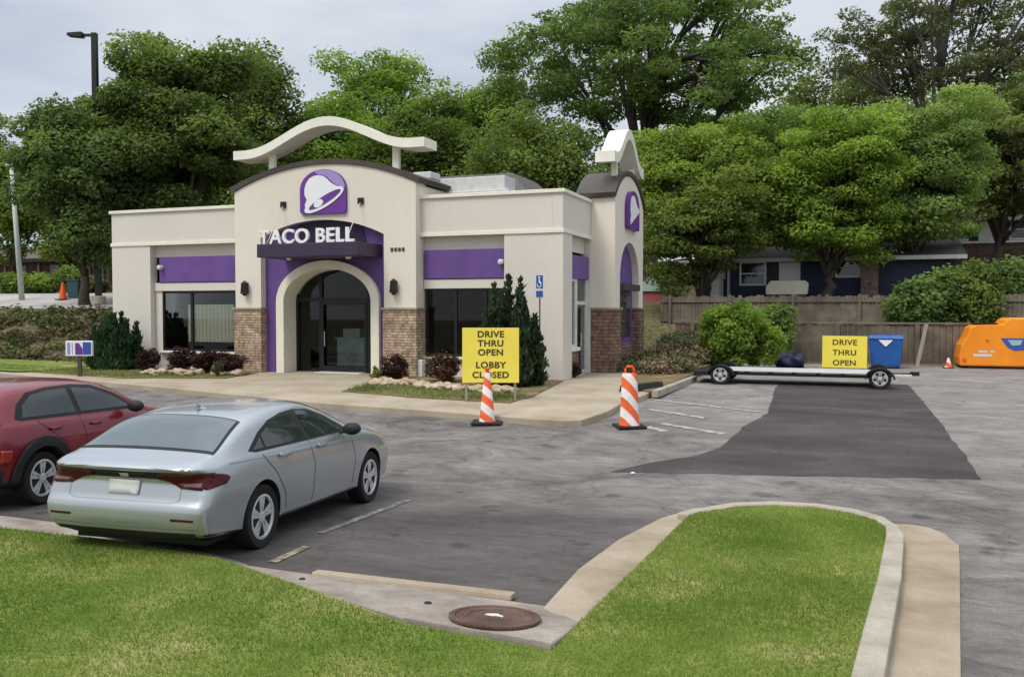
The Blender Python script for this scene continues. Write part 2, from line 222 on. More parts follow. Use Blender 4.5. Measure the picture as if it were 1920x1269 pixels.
M = dict(
 stucco=mat('stucco_cream', (.735, .675, .56), .85, .02, 9, .22, 70, var2=.02, scale2=.5, streak=.008),
 stucco2=mat('stucco_taupe', (.655, .608, .53), .85, .02, 9, .22, 70, var2=.025, scale2=.5, streak=.010),
 trim=mat('trim_cream', (.78, .735, .60), .7, .05, 3),
 crown=mat('crown_paint', (.78, .76, .64), .6, .05, 3, var2=.05),
 purple=mat('purple_paint', (.135, .068, .25), .55, .10, 1.5, var2=.08, scale2=1.0, streak=.05),
 lilac=mat('lilac_paint', (.34, .26, .52), .45, .06, 3),
 violet=mat('sign_purple', (.15, .04, .27), .4, .06, 3),
 bronze=mat('bronze_metal', (.068, .054, .044), .5, .15, 3, spec=.4),
 inkpurple=mat('dark_purple_panel', (.022, .012, .036), .5, .15, 3),
 darkmetal=mat('dark_canopy_metal', (.040, .026, .055), .5, .15, 3, spec=.4),
 black=mat('black_paint', (.012, .011, .012), .45, .2, 5),
 charcoal=mat('charcoal_rubber', (.02, .02, .021), .85, .25, 12, .2, 80),
 shingle=mat('roof_shingle', (.115, .105, .098), .9, .3, 9, .5, 40),
 white=mat('white_paint', (.80, .80, .78), .5, .04, 5),
 dullwhite=mat('worn_grey_white', (.46, .46, .44), .7, .15, 5),
 offwhite=mat('dull_white', (.62, .61, .58), .7, .12, 5),
 stone=brick_mat('ledge_stone', (.56, .41, .28), (.41, .275, .18), (.20, .155, .115), .29, .078),
 redstone=brick_mat('red_stone', (.31, .195, .13), (.21, .125, .09), (.10, .075, .06), .34, .105),
 brick=brick_mat('brown_brick', (.20, .12, .09), (.15, .09, .07), (.22, .19, .16), .22, .075, .3),
 glass=glass_mat('dark_glass', (.80, .82, .80), .5),
 houseglass=glass_mat('house_glass', (.25, .28, .28), .8),
 blind=mat('window_blind', (.72, .70, .58), .8, .1, 14),
 room=mat('dark_interior', (.05, .036, .032), .8, .3, 2),
 counter=mat('reflection_teal', (.42, .52, .53), .4, .2, 3, metal=.2),
 asphalt=lot_mat('worn_asphalt'),
 newasphalt=ramp_mat('dark_asphalt', [(.3, (.046, .039, .039)), (.5, (.064, .055, .053)), (.72, (.105, .092, .086))], .9, stretch=(.6, 1.4, 1), fine=.38, fscale=48),
 concrete=ramp_mat('tan_concrete', [(.28, (.24, .185, .125)), (.5, (.335, .27, .19)), (.75, (.42, .36, .27))], 1.6, fine=.12, fscale=80, bump=.2),
 curb=ramp_mat('curb_concrete', [(.28, (.26, .225, .165)), (.5, (.37, .325, .25)), (.75, (.46, .42, .34))], 2.2, fine=.15, fscale=90, bump=.25),
 slab=ramp_mat('stained_concrete', [(.25, (.16, .13, .105)), (.48, (.285, .24, .20)), (.75, (.42, .37, .31))], 2.0, fine=.18, fscale=70, bump=.3),
 walk=ramp_mat('sidewalk_concrete', [(.28, (.27, .22, .155)), (.5, (.37, .31, .225)), (.75, (.45, .39, .30))], .9, fine=.1, fscale=80, bump=.15),
 lawn=ramp_mat('lawn_soil', [(.30, (.085, .135, .016)), (.46, (.14, .195, .03)), (.58, (.235, .25, .065)), (.72, (.40, .36, .16))], 1.1, stretch=(1, 1.0, 1), fine=.4, fscale=60, bump=.8, bscale=50, dist=.03),
 bed=ramp_mat('bed_mulch', [(.3, (.10, .085, .03)), (.45, (.17, .15, .06)), (.55, (.20, .13, .07)), (.7, (.32, .25, .15))], 1.6, fine=.4, fscale=25, bump=.9, bscale=20, dist=.05),
 ground=ramp_mat('ground_earth', [(.3, (.07, .085, .022)), (.5, (.12, .10, .05)), (.7, (.17, .12, .07))], .35, fine=.4, fscale=6, bump=.6, bscale=6, dist=.1),
 pale=ramp_mat('pale_road', [(.3, (.30, .28, .25)), (.7, (.46, .43, .40))], .4, fine=.1, fscale=20, bump=.1),
 rust=ramp_mat('rusty_iron', [(.3, (.075, .045, .035)), (.5, (.12, .072, .052)), (.7, (.16, .105, .08))], 3, fine=.3, fscale=60, bump=.5, bscale=60),
 silver=mat('silver_paint', (.42, .445, .455), .26, .02, 2, metal=.6, coat=.6, spec=.5),
 red=mat('red_paint', (.195, .010, .020), .28, .04, 2, metal=.25, coat=.7, spec=.5),
 carglass=mat('car_glass', (.022, .030, .028), .04, .1, 2, spec=.75),
 carglass_grey=mat('car_rear_glass', (.10, .125, .13), .05, .1, 2, spec=.8),
 plastic=mat('black_plastic', (.016, .017, .018), .6, .15, 9),
 tyre=mat('tyre_rubber', (.013, .013, .013), .85, .2, 9, .2, 60),
 alloy=mat('alloy_rim', (.62, .62, .61), .32, .04, 4, metal=.45),
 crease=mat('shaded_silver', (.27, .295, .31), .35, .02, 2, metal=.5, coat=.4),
 chrome=mat('bright_trim', (.66, .67, .68), .2, .02, 4, metal=.85),
 taillight=mat('red_lens', (.060, .003, .005), .28, .2, 8, spec=.3),
 lens_grey=mat('clear_lens', (.16, .10, .10), .25, .1, 8, spec=.6),
 redlens=mat('bright_red_lens', (.33, .035, .02), .2, .1, 8, spec=.5),
 plate=mat('licence_plate', (.55, .55, .53), .5, .06, 8),
 yellow=mat('yellow_panel', (.83, .68, .085), .6, .04, 3),
 ink=mat('black_lettering', (.05, .045, .012), .7, .1, 5),
 orange=mat('machine_orange', (.86, .27, .012), .45, .05, 3, var2=.08),
 orangedark=mat('decal_orange', (.62, .13, .01), .5, .1, 3),
 coneorange=mat('cone_orange', (.80, .11, .025), .5, .1, 5),
 conestripe=stripe_mat('cone_stripes', (.82, .13, .035), (.80, .74, .70), (.75, .2, .95), 3.0),
 drumstripe=stripe_mat('marker_stripes', (.80, .76, .72), (.84, .14, .035), (1.15, .2, 1.0), 2.55),
 blue=mat('bin_blue', (.018, .10, .34), .5, .15, 4),
 navybag=mat('navy_bag', (.012, .015, .05), .5, .3, 5),
 navy=mat('navy_siding', (.034, .042, .082), .7, .12, 3, var2=.1),
 signblue=mat('sign_blue', (.04, .09, .33), .45, .05, 4),
 wood=mat('grey_planks', (.150, .124, .096), .9, .35, 2.2, .4, 25, var2=.25, scale2=.45),
 wood2=mat('brown_timber', (.128, .101, .075), .9, .3, 3, .4, 25, var2=.25, scale2=.6),
 palewood=mat('pale_board', (.30, .26, .19), .85, .2, 4),
 bark=mat('tree_bark', (.065, .052, .042), .95, .35, 7, .8, 25),
 bark2=mat('pale_bark', (.13, .115, .10), .95, .3, 7, .8, 25),
 polewhite=mat('weathered_white_pole', (.50, .52, .49), .6, .1, 4),
 poledark=mat('dark_pole', (.018, .017, .016), .5, .15, 4),
 tanroof=mat('brown_roof', (.115, .083, .066), .9, .2, 5),
 brickhouse=brick_mat('house_brick', (.16, .09, .07), (.12, .07, .055), (.14, .12, .10), .3, .1, .2),
 teal=mat('teal_plastic', (.018, .06, .062), .5, .1, 4),
 rock=ramp_mat('edging_rock', [(.3, (.28, .19, .12)), (.5, (.42, .32, .22)), (.7, (.56, .47, .36))], 5, fine=.25, fscale=50, bump=.5, bscale=30),
 redroof=mat('red_awning', (.32, .09, .085), .6, .1, 3), mint=mat('mint_wall', (.36, .48, .44), .6, .1, 3),
 linepaint=ramp_mat('faded_paint', [(.40, (.13, .118, .108)), (.52, (.21, .195, .18)), (.72, (.44, .415, .38))], 8, fine=.2, fscale=60, bump=.1),
 whitepaint=ramp_mat('worn_white_paint', [(.36, (.17, .157, .143)), (.50, (.33, .31, .28)), (.7, (.52, .495, .46))], 8, fine=.2, fscale=60, bump=.1),
 yellowpaint=ramp_mat('faded_yellow_paint', [(.42, (.12, .105, .09)), (.52, (.27, .235, .14)), (.68, (.50, .45, .28))], 9, fine=.2, fscale=60, bump=.1),
 lf_dark=leaf_mat('leaves_dark_green', (.078, .122, .034), (.220, .300, .072), .55),
 lf_mid=leaf_mat('leaves_mid_green', (.090, .142, .036), (.265, .350, .085), .56),
 lf_bright=leaf_mat('leaves_bright_green', (.112, .178, .038), (.315, .405, .092), .56),
 lf_pine=leaf_mat('leaves_olive', (.095, .112, .056), (.25, .28, .125), .5, brown=(.29, .22, .14)),
 lf_spruce=leaf_mat('needles_deep_green', (.010, .030, .014), (.05, .105, .032), .2),
 lf_maroon=leaf_mat('leaves_maroon', (.022, .008, .008), (.075, .028, .022), .2),
 lf_brownred=leaf_mat('leaves_reddish_brown', (.045, .020, .012), (.14, .065, .035), .2),
 lf_ivy=leaf_mat('ivy_leaves', (.030, .045, .015), (.16, .19, .045), .25, brown=(.22, .10, .05)),
 lf_dry=leaf_mat('dry_groundcover', (.075, .048, .024), (.20, .15, .06), .2, brown=(.20, .09, .05)),
 lf_straw=leaf_mat('straw_groundcover', (.13, .095, .05), (.32, .25, .11), .25, brown=(.25, .12, .06)),
 lf_grass=leaf_mat('grass_blades', (.088, .145, .016), (.240, .318, .060), .36, brown=(.40, .36, .17)),
)

# ------------------------------------------------------------------ object helpers
def tag(o, label=None, cat=None, group=None, kind=None):
    for k, v in (('label', label), ('category', cat), ('group', group), ('kind', kind)):
        if v: o[k] = v
    return o
def empty(name, loc=(0, 0, 0), rz=0, label=None, cat=None, group=None, rx=0):
    o = bpy.data.objects.new(name, None); C.objects.link(o); o.location = loc; o.rotation_euler = (rx, 0, rz); o.empty_display_size = .2
    return tag(o, label, cat, group)
def root_of(o):
    while o.parent: o = o.parent
    return o
def link(name, me, mats, parent=None, smooth=False, world=False):
    "world=True: the mesh is in world coordinates although its thing stands elsewhere"
    o = bpy.data.objects.new(name, me); C.objects.link(o)
    for m in (mats if isinstance(mats, (list, tuple)) else [mats]): me.materials.append(m)
    if smooth: me.polygons.foreach_set('use_smooth', [True]*len(me.polygons))
    if parent:
        o.parent = parent
        if world and parent is root_of(parent): o.location = -Vector(parent.location)
    return o
def copy_tree(o, parent=None):
    c = o.copy(); C.objects.link(c); c.parent = parent
    for ch in o.children: copy_tree(ch, c)
    return c
class MB:
    def __init__(s): s.v = []; s.f = []; s.mi = []; s.m = 0
    def add(s, vs, fs):
        b = len(s.v); s.v += [tuple(p) for p in vs]; s.f += [tuple(b+i for i in f) for f in fs]; s.mi += [s.m]*len(fs); return s
    def box(s, x0, x1, y0, y1, z0, z1):
        return s.add([(x0, y0, z0), (x1, y0, z0), (x1, y1, z0), (x0, y1, z0), (x0, y0, z1), (x1, y0, z1), (x1, y1, z1), (x0, y1, z1)],
              [(3, 2, 1, 0), (4, 5, 6, 7), (0, 1, 5, 4), (1, 2, 6, 5), (2, 3, 7, 6), (3, 0, 4, 7)])
    def prism(s, poly, axis, a, b):
        "2-D outline pushed from a to b along axis; (u, v) = (x, z) for y, (y, z) for x, (x, y) for z"
        n = len(poly)
        P = {'y': lambda u, v, t: (u, t, v), 'x': lambda u, v, t: (t, u, v), 'z': lambda u, v, t: (u, v, t)}[axis]
        vs = [P(u, v, a) for u, v in poly]+[P(u, v, b) for u, v in poly]
        tri = tessellate_polygon([[Vector((u, v, 0)) for u, v in poly]])
        fs = [tuple(t) for t in tri]+[tuple(n+i for i in reversed(t)) for t in tri]
        fs += [(i, (i+1) % n, n+(i+1) % n, n+i) for i in range(n)]
        return s.add(vs, fs)
    def tube(s, pts, rad, n=8, cap=True):
        pts = [Vector(p) for p in pts]; rr = rad if isinstance(rad, (list, tuple)) else [rad]*len(pts)
        vs = []; fs = []; ref = Vector((.31, .17, 1)).normalized()
        for i, p in enumerate(pts):
            d = (pts[min(i+1, len(pts)-1)]-pts[max(i-1, 0)]).normalized()
            u = d.cross(ref if abs(d.dot(ref)) < .95 else Vector((1, 0, 0))).normalized(); w = d.cross(u)
            for k in range(n):
                a = 2*math.pi*k/n; vs.append(p+(u*math.cos(a)+w*math.sin(a))*rr[i])
        for i in range(len(pts)-1):
            for k in range(n): fs.append((i*n+k, i*n+(k+1) % n, (i+1)*n+(k+1) % n, (i+1)*n+k))
        if cap: fs += [tuple(reversed(range(n))), tuple((len(pts)-1)*n+k for k in range(n))]
        return s.add(vs, fs)
    def lathe(s, prof_, n=24, c=(0, 0, 0), axis='z'):
        vs = []; fs = []
        for r, h in prof_:
            for k in range(n):
                a = 2*math.pi*k/n; q = (r*math.cos(a), r*math.sin(a), h)
                if axis == 'x': q = (h, q[0], q[1])
                if axis == 'y': q = (q[0], h, q[1])
                vs.append((q[0]+c[0], q[1]+c[1], q[2]+c[2]))
        m = len(prof_)
        for i in range(m-1):
            for k in range(n): fs.append((i*n+k, i*n+(k+1) % n, (i+1)*n+(k+1) % n, (i+1)*n+k))
        fs += [tuple(reversed(range(n))), tuple((m-1)*n+k for k in range(n))]
        return s.add(vs, fs)
    def build(s, name, m, parent=None, smooth=False, world=False, bevel=0, clean=True):
        me = bpy.data.meshes.new(name); me.from_pydata(s.v, [], s.f)
        ms = m if isinstance(m, (list, tuple)) else [m]
        o = link(name, me, ms, parent, smooth, world)
        if len(ms) > 1: me.polygons.foreach_set('material_index', s.mi)
        if clean:
            bm = bmesh.new(); bm.from_mesh(me); bmesh.ops.remove_doubles(bm, verts=bm.verts, dist=1e-5); bmesh.ops.recalc_face_normals(bm, faces=bm.faces); bm.to_mesh(me); bm.free()
        if bevel:
            b = o.modifiers.new('bevel', 'BEVEL'); b.width = bevel; b.segments = 2; b.limit_method = 'ANGLE'; b.angle_limit = R(40)
        return o
def arc(cx, cz, rx, rz, a0, a1, n=24):
    return [(cx+rx*math.cos(R(a0+(a1-a0)*i/n)), cz+rz*math.sin(R(a0+(a1-a0)*i/n))) for i in range(n+1)]
def seg_arc(x0, x1, zs, zt, n=24):
    "shallow arch from (x0, zs) over zt to (x1, zs)"
    w = abs(x1-x0)/2; h = zt-zs; r = (w*w+h*h)/(2*h); cx = (x0+x1)/2; t = math.asin(w/r)
    return [(cx+(1 if x1 > x0 else -1)*r*math.sin(-t+2*t*i/n), zt-r+r*math.cos(-t+2*t*i/n)) for i in range(n+1)]
def grid_poly(poly, step, cuts=None):
    "polygon cut on a grid: a bmesh in the z = 0 plane"
    bm = bmesh.new(); vs = [bm.verts.new((u, v, 0)) for u, v in poly]
    for t in tessellate_polygon([[Vector((u, v, 0)) for u, v in poly]]):
        try: bm.faces.new([vs[i] for i in t])
        except ValueError: pass
    us = [p[0] for p in poly]; ws = [p[1] for p in poly]
    xs = np.arange(min(us)+step, max(us), step) if step else []
    ys = np.arange(min(ws)+step, max(ws), step) if step else cuts
    for x in xs: bmesh.ops.bisect_plane(bm, geom=bm.verts[:]+bm.edges[:]+bm.faces[:], plane_co=(x, 0, 0), plane_no=(1, 0, 0), dist=1e-6)
    for y in ys: bmesh.ops.bisect_plane(bm, geom=bm.verts[:]+bm.edges[:]+bm.faces[:], plane_co=(0, y, 0), plane_no=(0, 1, 0), dist=1e-6)
    return bm
def sheet(name, poly, dz, m, thick=0, kind='structure', bevel=0):
    "a ground sheet that follows the lot's rise; thick > 0 gives it real sides down into the ground"
    bm = grid_poly(poly, 0, [6.3, 8.5, 10.8, 14, 18, 28])
    for v in bm.verts: v.co.z = prof(v.co.y)+(dz(v.co.x, v.co.y) if callable(dz) else dz)
    bmesh.ops.recalc_face_normals(bm, faces=bm.faces)
    if sum(f.normal.z for f in bm.faces) < 0: bmesh.ops.reverse_faces(bm, faces=bm.faces)
    if thick:
        r = bmesh.ops.extrude_face_region(bm, geom=bm.faces[:]); nv = [e for e in r['geom'] if isinstance(e, bmesh.types.BMVert)]
        top = set(nv)
        for v in bm.verts:
            if v not in top: v.co.z -= thick
        bmesh.ops.recalc_face_normals(bm, faces=bm.faces)
    me = bpy.data.meshes.new(name); bm.to_mesh(me); bm.free()
    o = link(name, me, m)
    if bevel:
        b = o.modifiers.new('bevel', 'BEVEL'); b.width = bevel; b.segments = 2; b.limit_method = 'ANGLE'; b.angle_limit = R(50)
    if kind: o['kind'] = kind
    return o
def text_mesh(body, size, extrude, name, m, parent=None, offset=0.0, align='CENTER', squeeze=1.0, spacing=1.0, linesp=1.0):
    cu = bpy.data.curves.new(name, 'FONT'); cu.body = body; cu.size = size; cu.extrude = extrude; cu.offset = offset; cu.align_x = align
    cu.space_character = spacing; cu.space_line = linesp
    t = bpy.data.objects.new(name, cu); C.objects.link(t)
    dg = bpy.context.evaluated_depsgraph_get(); me = bpy.data.meshes.new_from_object(t.evaluated_get(dg)); bpy.data.objects.remove(t)
    for v in me.vertices: v.co = Vector((v.co.x*squeeze, -v.co.z, v.co.y))     # upright, facing -y
    me.materials.clear(); me.name = name
    return link(name, me, m, parent)

# ------------------------------------------------------------------ leaves and trees
def leaf_object(name, cen, rad, n_per, size, m, parent=None, flat=.6, tint_spread=.25, droop=0.0, shell=.5, up=.5, elong=1.0, world_org=None, seed=0, upright=False):
    "leaf-sized diamonds scattered through clumps; cen (k, 3), rad (k,)"
    g = np.random.default_rng(seed); cen = np.asarray(cen, float); k = len(cen); rad = np.asarray(rad, float)
    cnt = np.maximum(6, (n_per*(rad/rad.mean())**2)).astype(int); idx = np.repeat(np.arange(k), cnt); n = len(idx)
    d = g.normal(size=(n, 3)); d /= np.linalg.norm(d, axis=1)[:, None]
    r = (shell+(1-shell)*g.random(n)**.6)*(1+.25*g.normal(size=n)*.5)
    off = d*r[:, None]*rad[idx][:, None]; off[:, 2] *= flat; off[:, 2] -= droop*np.abs(off[:, :2]).sum(1)
    p = cen[idx]+off
    if world_org is not None: p = p-np.asarray(world_org)
    nrm = g.normal(size=(n, 3)); nrm[:, 2] = np.abs(nrm[:, 2])+up; nrm += d*.6; nrm /= np.linalg.norm(nrm, axis=1)[:, None]
    a = np.cross(nrm, g.normal(size=(n, 3))); a /= np.linalg.norm(a, axis=1)[:, None]; b = np.cross(nrm, a)
    if upright:
        a = d*.45+g.normal(size=(n, 3))*.28; a[:, 2] += 1; a /= np.linalg.norm(a, axis=1)[:, None]; b = np.cross(a, g.normal(size=(n, 3))); b /= np.linalg.norm(b, axis=1)[:, None]; nrm = np.cross(a, b)
    s = size*(.6+.8*g.random(n))
    va = a*(s*.5*elong)[:, None]; vb = b*(s*.32)[:, None]
    bend = nrm*(s*.10)[:, None]
    V = np.stack([p-va-bend, p-vb+bend*.5, p+va-bend, p+vb+bend*.5], 1).reshape(-1, 3)
    me = bpy.data.meshes.new(name); me.vertices.add(4*n); me.vertices.foreach_set('co', V.ravel())
    me.loops.add(4*n); me.loops.foreach_set('vertex_index', np.arange(4*n)); me.polygons.add(n)
    me.polygons.foreach_set('loop_start', np.arange(n)*4); me.polygons.foreach_set('loop_total', np.full(n, 4)); me.update()
    ct = g.random(k); tint = np.clip(.5+(ct[idx]-.5)*1.1*(1-tint_spread)+g.normal(size=n)*tint_spread*.8, 0, 1)
    at_ = me.attributes.new('tint', 'FLOAT', 'FACE'); at_.data.foreach_set('value', tint)
    return link(name, me, m, parent)
def crown_points(g, n, rx, ry, rz, zc, lean=(0, 0), layers=0, lo=.45, flatbot=.35, boxy=1.0):
    P = []; ph = g.random(6)*6.283
    while len(P) < n:
        d = g.normal(size=3); d /= np.linalg.norm(d); r = lo+(1-lo)*g.random()**.5
        az = math.atan2(d[1], d[0]); el = math.asin(d[2])
        r *= 1+.16*math.sin(3*az+ph[0])*math.cos(2*el+ph[1])+.12*math.sin(5*az+ph[2]+2*el)+.10*math.sin(4*el+ph[3]+az)     # lobes and bays
        d = np.sign(d)*np.abs(d)**boxy
        z = d[2]*r
        if z < -flatbot and g.random() < .7: continue
        if layers: z = (math.floor(z*layers)+.5+.25*g.normal())/layers
        P.append((d[0]*r*rx+lean[0]*(z+.5), d[1]*r*ry+lean[1]*(z+.5), zc+z*rz))
    return np.array(P)
def tree(name, loc, height, rx, ry, clump, n_cl, n_leaf, leaf, m, label, crown_lo=.35, group='trees behind the restaurant', layers=0, bark='bark', trunk_r=.28, flat=.6, seed=1, lo=.45, lean=(0, 0), bare=0, cat='tree', up=.5, flatbot=.35, boxy=1.0):
    g = np.random.default_rng(seed); base = Vector(loc)
    t = empty(name, base, 0, label, cat, group)
    zlo = height*crown_lo; zc = (height+zlo)/2; rz = (height-zlo)/2
    P = crown_points(g, n_cl, rx*.86, ry*.86, rz*.9, zc, lean, layers, lo, flatbot, boxy); rad = clump*(.45+1.05*g.random(n_cl))
    leaf_object('crown', P, rad, n_leaf, leaf, m, t, flat=flat, seed=seed+100, up=up)
    b = MB(); fork = zlo*.8
    pts = [(0, 0, -.6)]; rr = [trunk_r*1.35]
    for i in range(1, 7):
        f = i/6; pts.append((lean[0]*f*.6+g.normal()*.10, lean[1]*f*.6+g.normal()*.10, fork*min(1, f*1.5) if f < .67 else fork+(height*.85-fork)*(f-.66)/.34)); rr.append(trunk_r*(1-.75*f))
    b.tube(pts, rr, 8)
    order = g.permutation(n_cl)
    for q in order[:min(n_cl, 16)]:
        e = P[q]; s0 = Vector(pts[3+q % 3]); e = Vector(e); mid = s0.lerp(e, .5)+Vector((g.normal()*.25, g.normal()*.25, .12*(e-s0).length))
        r0 = trunk_r*.42; b.tube([s0, s0.lerp(mid, .5)+Vector((0, 0, .1)), mid, mid.lerp(e, .6), e], [r0, r0*.8, r0*.6, r0*.35, r0*.12], 6)
        dd = np.linalg.norm(P-np.array(e), axis=1)
        for w in np.argsort(dd)[1:5]:
            b.tube([mid, mid.lerp(Vector(P[w]), .55)+Vector((g.normal()*.15, g.normal()*.15, .15)), P[w]], [r0*.45, r0*.25, r0*.08], 5, cap=False)
    for q in range(bare):
        e = Vector((g.normal()*rx*.4, g.normal()*ry*.4, height*(.97+.05*g.random()))); s0 = Vector((g.normal()*rx*.25, 0, height*.72))
        b.tube([s0, s0.lerp(e, .5)+Vector((g.normal()*.3, 0, 0)), e], [.05, .03, .012], 5)
        for _ in range(5):
            f = .35+.6*g.random(); b.tube([s0.lerp(e, f), s0.lerp(e, f)+Vector((g.normal()*.5, g.normal()*.3, .35+.35*g.random()))], [.03, .012], 4)
    b.build('trunk', M[bark], t, smooth=True, clean=False)
    return t
def ptree(name, px, top, left, right, bottom, d, **k):
    "a tree given by how it stands: sight line px, distance d and the extent of its crown"
    s = d/FPX; p = at((left+right)/2, 578, d); gz = terrain(p.x, p.y); tp = at((left+right)/2, top, d).z; lo = at((left+right)/2, bottom, d).z
    h = tp-gz; rx = (right-left)/2*s
    return tree(name, (p.x, p.y, gz), h, rx, k.pop('ry', rx*.8), crown_lo=max(.05, (lo-gz)/h), **k)

# ================================================================== the setting
def terrain_mesh():
    xs = np.concatenate([[-500, -300, -180, -110, -75, -60], np.arange(-50, 41, 1.0), [50, 65, 90, 140, 220, 340, 500]])
    ys = np.concatenate([[-120, -60, -25, -10], np.arange(0, 64, 1.0), [68, 75, 85, 100, 125, 160, 220, 320, 500, 800]])
    nx = len(xs); V = [(x, y, terrain(x, y)) for y in ys for x in xs]
    F = [(j*nx+i, j*nx+i+1, (j+1)*nx+i+1, (j+1)*nx+i) for j in range(len(ys)-1) for i in range(nx-1)]
    me = bpy.data.meshes.new('ground'); me.from_pydata(V, [], F); tag(link('ground', me, M['ground'], smooth=True), kind='structure')
terrain_mesh()
def terrain_sheet(name, poly, dz, m, step=1.0):
    bm = grid_poly(poly, step)
    for v in bm.verts: v.co.z = terrain(v.co.x, v.co.y)+dz
    me = bpy.data.meshes.new(name); bm.to_mesh(me); bm.free(); return tag(link(name, me, m), kind='structure')
def ragged(poly, amp, step, seed=1):
    g = np.random.default_rng(seed); out_ = []
    for i, a in enumerate(poly):
        b = poly[(i+1) % len(poly)]; n = max(1, int(math.dist(a, b)/step))
        for k in range(n):
            f = k/n; out_.append((a[0]+(b[0]-a[0])*f+g.normal()*amp, a[1]+(b[1]-a[1])*f+g.normal()*amp))
    return out_
sheet('parking_lot', [(-45, -12), (30, -12), (30, 33.6), (-6.9, 33.6), (-6.9, 30), (-45, 18.0)], 0, M['asphalt'])
sheet('asphalt_patch', ragged([(-3.32, 12.74), (-2.86, 13.5), (-2.3, 14.1), (-1.96, 14.85), (-1.79, 16.8), (-1.50, 18.5), (-1.73, 23.6), (-1.7, 25.2), (1.52, 25.6), (1.6, 22), (1.64, 18.35), (1.76, 14.35), (1.78, 13.75)], .014, .3), .004, M['newasphalt'])
# concrete gutters and kerbs
sheet('gutter', [(-30, 8.0), (-9.36, 7.51), (-8.51, 7.50), (-5.78, 7.02), (-5.3, 6.85), (-7.0, 6.7), (-8.4, 6.7), (-30, 7.2)], .012, M['slab'], .1)
APRON = lambda x, y: .10+(6.1-y)*.12
sheet('inlet_apron', [(-5.6, 6.83), (-4.45, 6.80), (-2.63, 6.73), (-2.26, 6.71), (-1.83, 6.26), (-1.86, 5.62), (-3.05, 5.74), (-4.04, 6.12)], APRON, M['slab'], .2, bevel=.015)
sheet('gutter_strip', [(-2.24, 6.56), (-2.31, 7.79), (-2.25, 9.08), (-2.05, 10.35), (-1.9, 10.75), (-1.72, 10.72), (-1.70, 10.36), (-1.74, 8.91), (-1.77, 7.42), (-1.80, 6.2)], .06, M['concrete'], .15, bevel=.012)
LAWN_EDGE = [(-30, 7.2), (-8.41, 6.74), (-6.98, 6.78), (-5.46, 6.63), (-4.01, 6.09), (-3.03, 5.71), (-1.85, 5.60), (-1.82, 6.2), (-1.79, 7.42), (-1.76, 8.91), (-1.73, 10.27)]
ARC_IN = [(-1.72, 10.27), (-1.62, 10.57), (-1.25, 10.99), (-.83, 11.18), (-.33, 11.22), (.08, 11.09), (.32, 10.90), (.42, 10.58), (.41, 10.15), (.27, 8.3), (.04, 5.8), (-.58, -1)]
ARC_OUT = [(-1.86, 10.34), (-1.73, 10.70), (-1.33, 11.12), (-.84, 11.34), (-.34, 11.38), (.10, 11.27), (.42, 11.02), (.56, 10.65), (.585, 10.1), (.47, 8.39), (.24, 5.88), (-.38, -1)]
LAWN = LAWN_EDGE+ARC_IN[1:]+[(-30, -1)]
sheet('lawn', LAWN, .115, M['lawn'], .25)
sheet('gutter_slab', [(.55, 11.18), (.72, 11.2), (.92, 11.12), (1.06, 10.93), (1.14, 10.44), (1.05, 9.51), (.72, 6.37), (-.02, -1), (-.46, -1), (.16, 5.88), (.39, 8.39), (.50, 10.1), (.47, 10.7), (.36, 11.0)], .014, M['concrete'], .1)
sheet('kerb', ARC_OUT+ARC_IN[::-1], .135, M['curb'], .25, bevel=.02)
WALK = [(-45, 23.5), (-30, 20.9), (-20.08, 18.67), (-14.46, 17.42), (-10.9, 16.64), (-8.15, 16.36), (-5.65, 15.97), (-5.05, 15.93), (-4.72, 16.1), (-4.48, 17.17), (-4.42, 19.0), (-4.25, 21.5), (-4.15, 25.2), (-4.3, 31), (-7.2, 31), (-7.2, 22.8), (-45, 26)]
sheet('sidewalk', WALK, .13, M['walk'], .3, bevel=.02)
sheet('planting_bed', [(-45, 21.6), (-30, 21.1), (-19.2, 19.35), (-16.35, 20.2), (-16.75, 22.35), (-22.8, 22.6), (-24, 25.6), (-45, 26)], .155, M['bed'], .1)
sheet('planting_bed', [(-12.3, 22.3), (-11.5, 19.9), (-11.35, 18.25), (-9.2, 17.75), (-6.75, 17.55), (-6.62, 18.6), (-7.1, 22.5), (-11.4, 22.5)], .155, M['bed'], .1)
sheet('side_bed', [(-4.30, 20.3), (-4.12, 25.3), (-4.3, 33.5), (-6.3, 33.5), (-6.2, 27.5), (-5.6, 24.6), (-4.9, 21.2)], .16, M['bed'], .1)
terrain_sheet('upper_road', [(-75, 28.5), (-23.2, 28.5), (-23.2, 35.5), (-75, 37)], .03, M['pale'])
terrain_sheet('grass_verge', [(-48, 20.9), (-30, 20.9), (-24.2, 19.9), (-23.3, 20.2), (-23.6, 23.5), (-48, 23.6)], .245, M['lawn'])
def stripe(name, a, b, w, m, kind='structure'):
    d = Vector((b[0]-a[0], b[1]-a[1])); n = Vector((-d.y, d.x)).normalized()*w/2
    return sheet(name, [(a[0]+n.x, a[1]+n.y), (a[0]-n.x, a[1]-n.y), (b[0]-n.x, b[1]-n.y), (b[0]+n.x, b[1]+n.y)], .009, m)
for a, b in (((-4.26, 20.16), (-1.66, 18.65)), ((-3.54, 16.37), (-3.1, 16.0)), ((-3.33, 16.76), (-2.05, 16.02)), ((-3.9, 18.3), (-2.6, 17.5)), ((-5.42, 8.26), (-5.43, 10.35)), ((-8.25, 10.9), (-8.0, 12.6))):
    stripe('road_marking', a, b, .10 if a[1] < 12 else .17, M['linepaint' if a[1] < 12 else 'whitepaint'])
stripe('road_marking', (-5.16, 7.03), (-5.21, 7.69), .1, M['yellowpaint'])

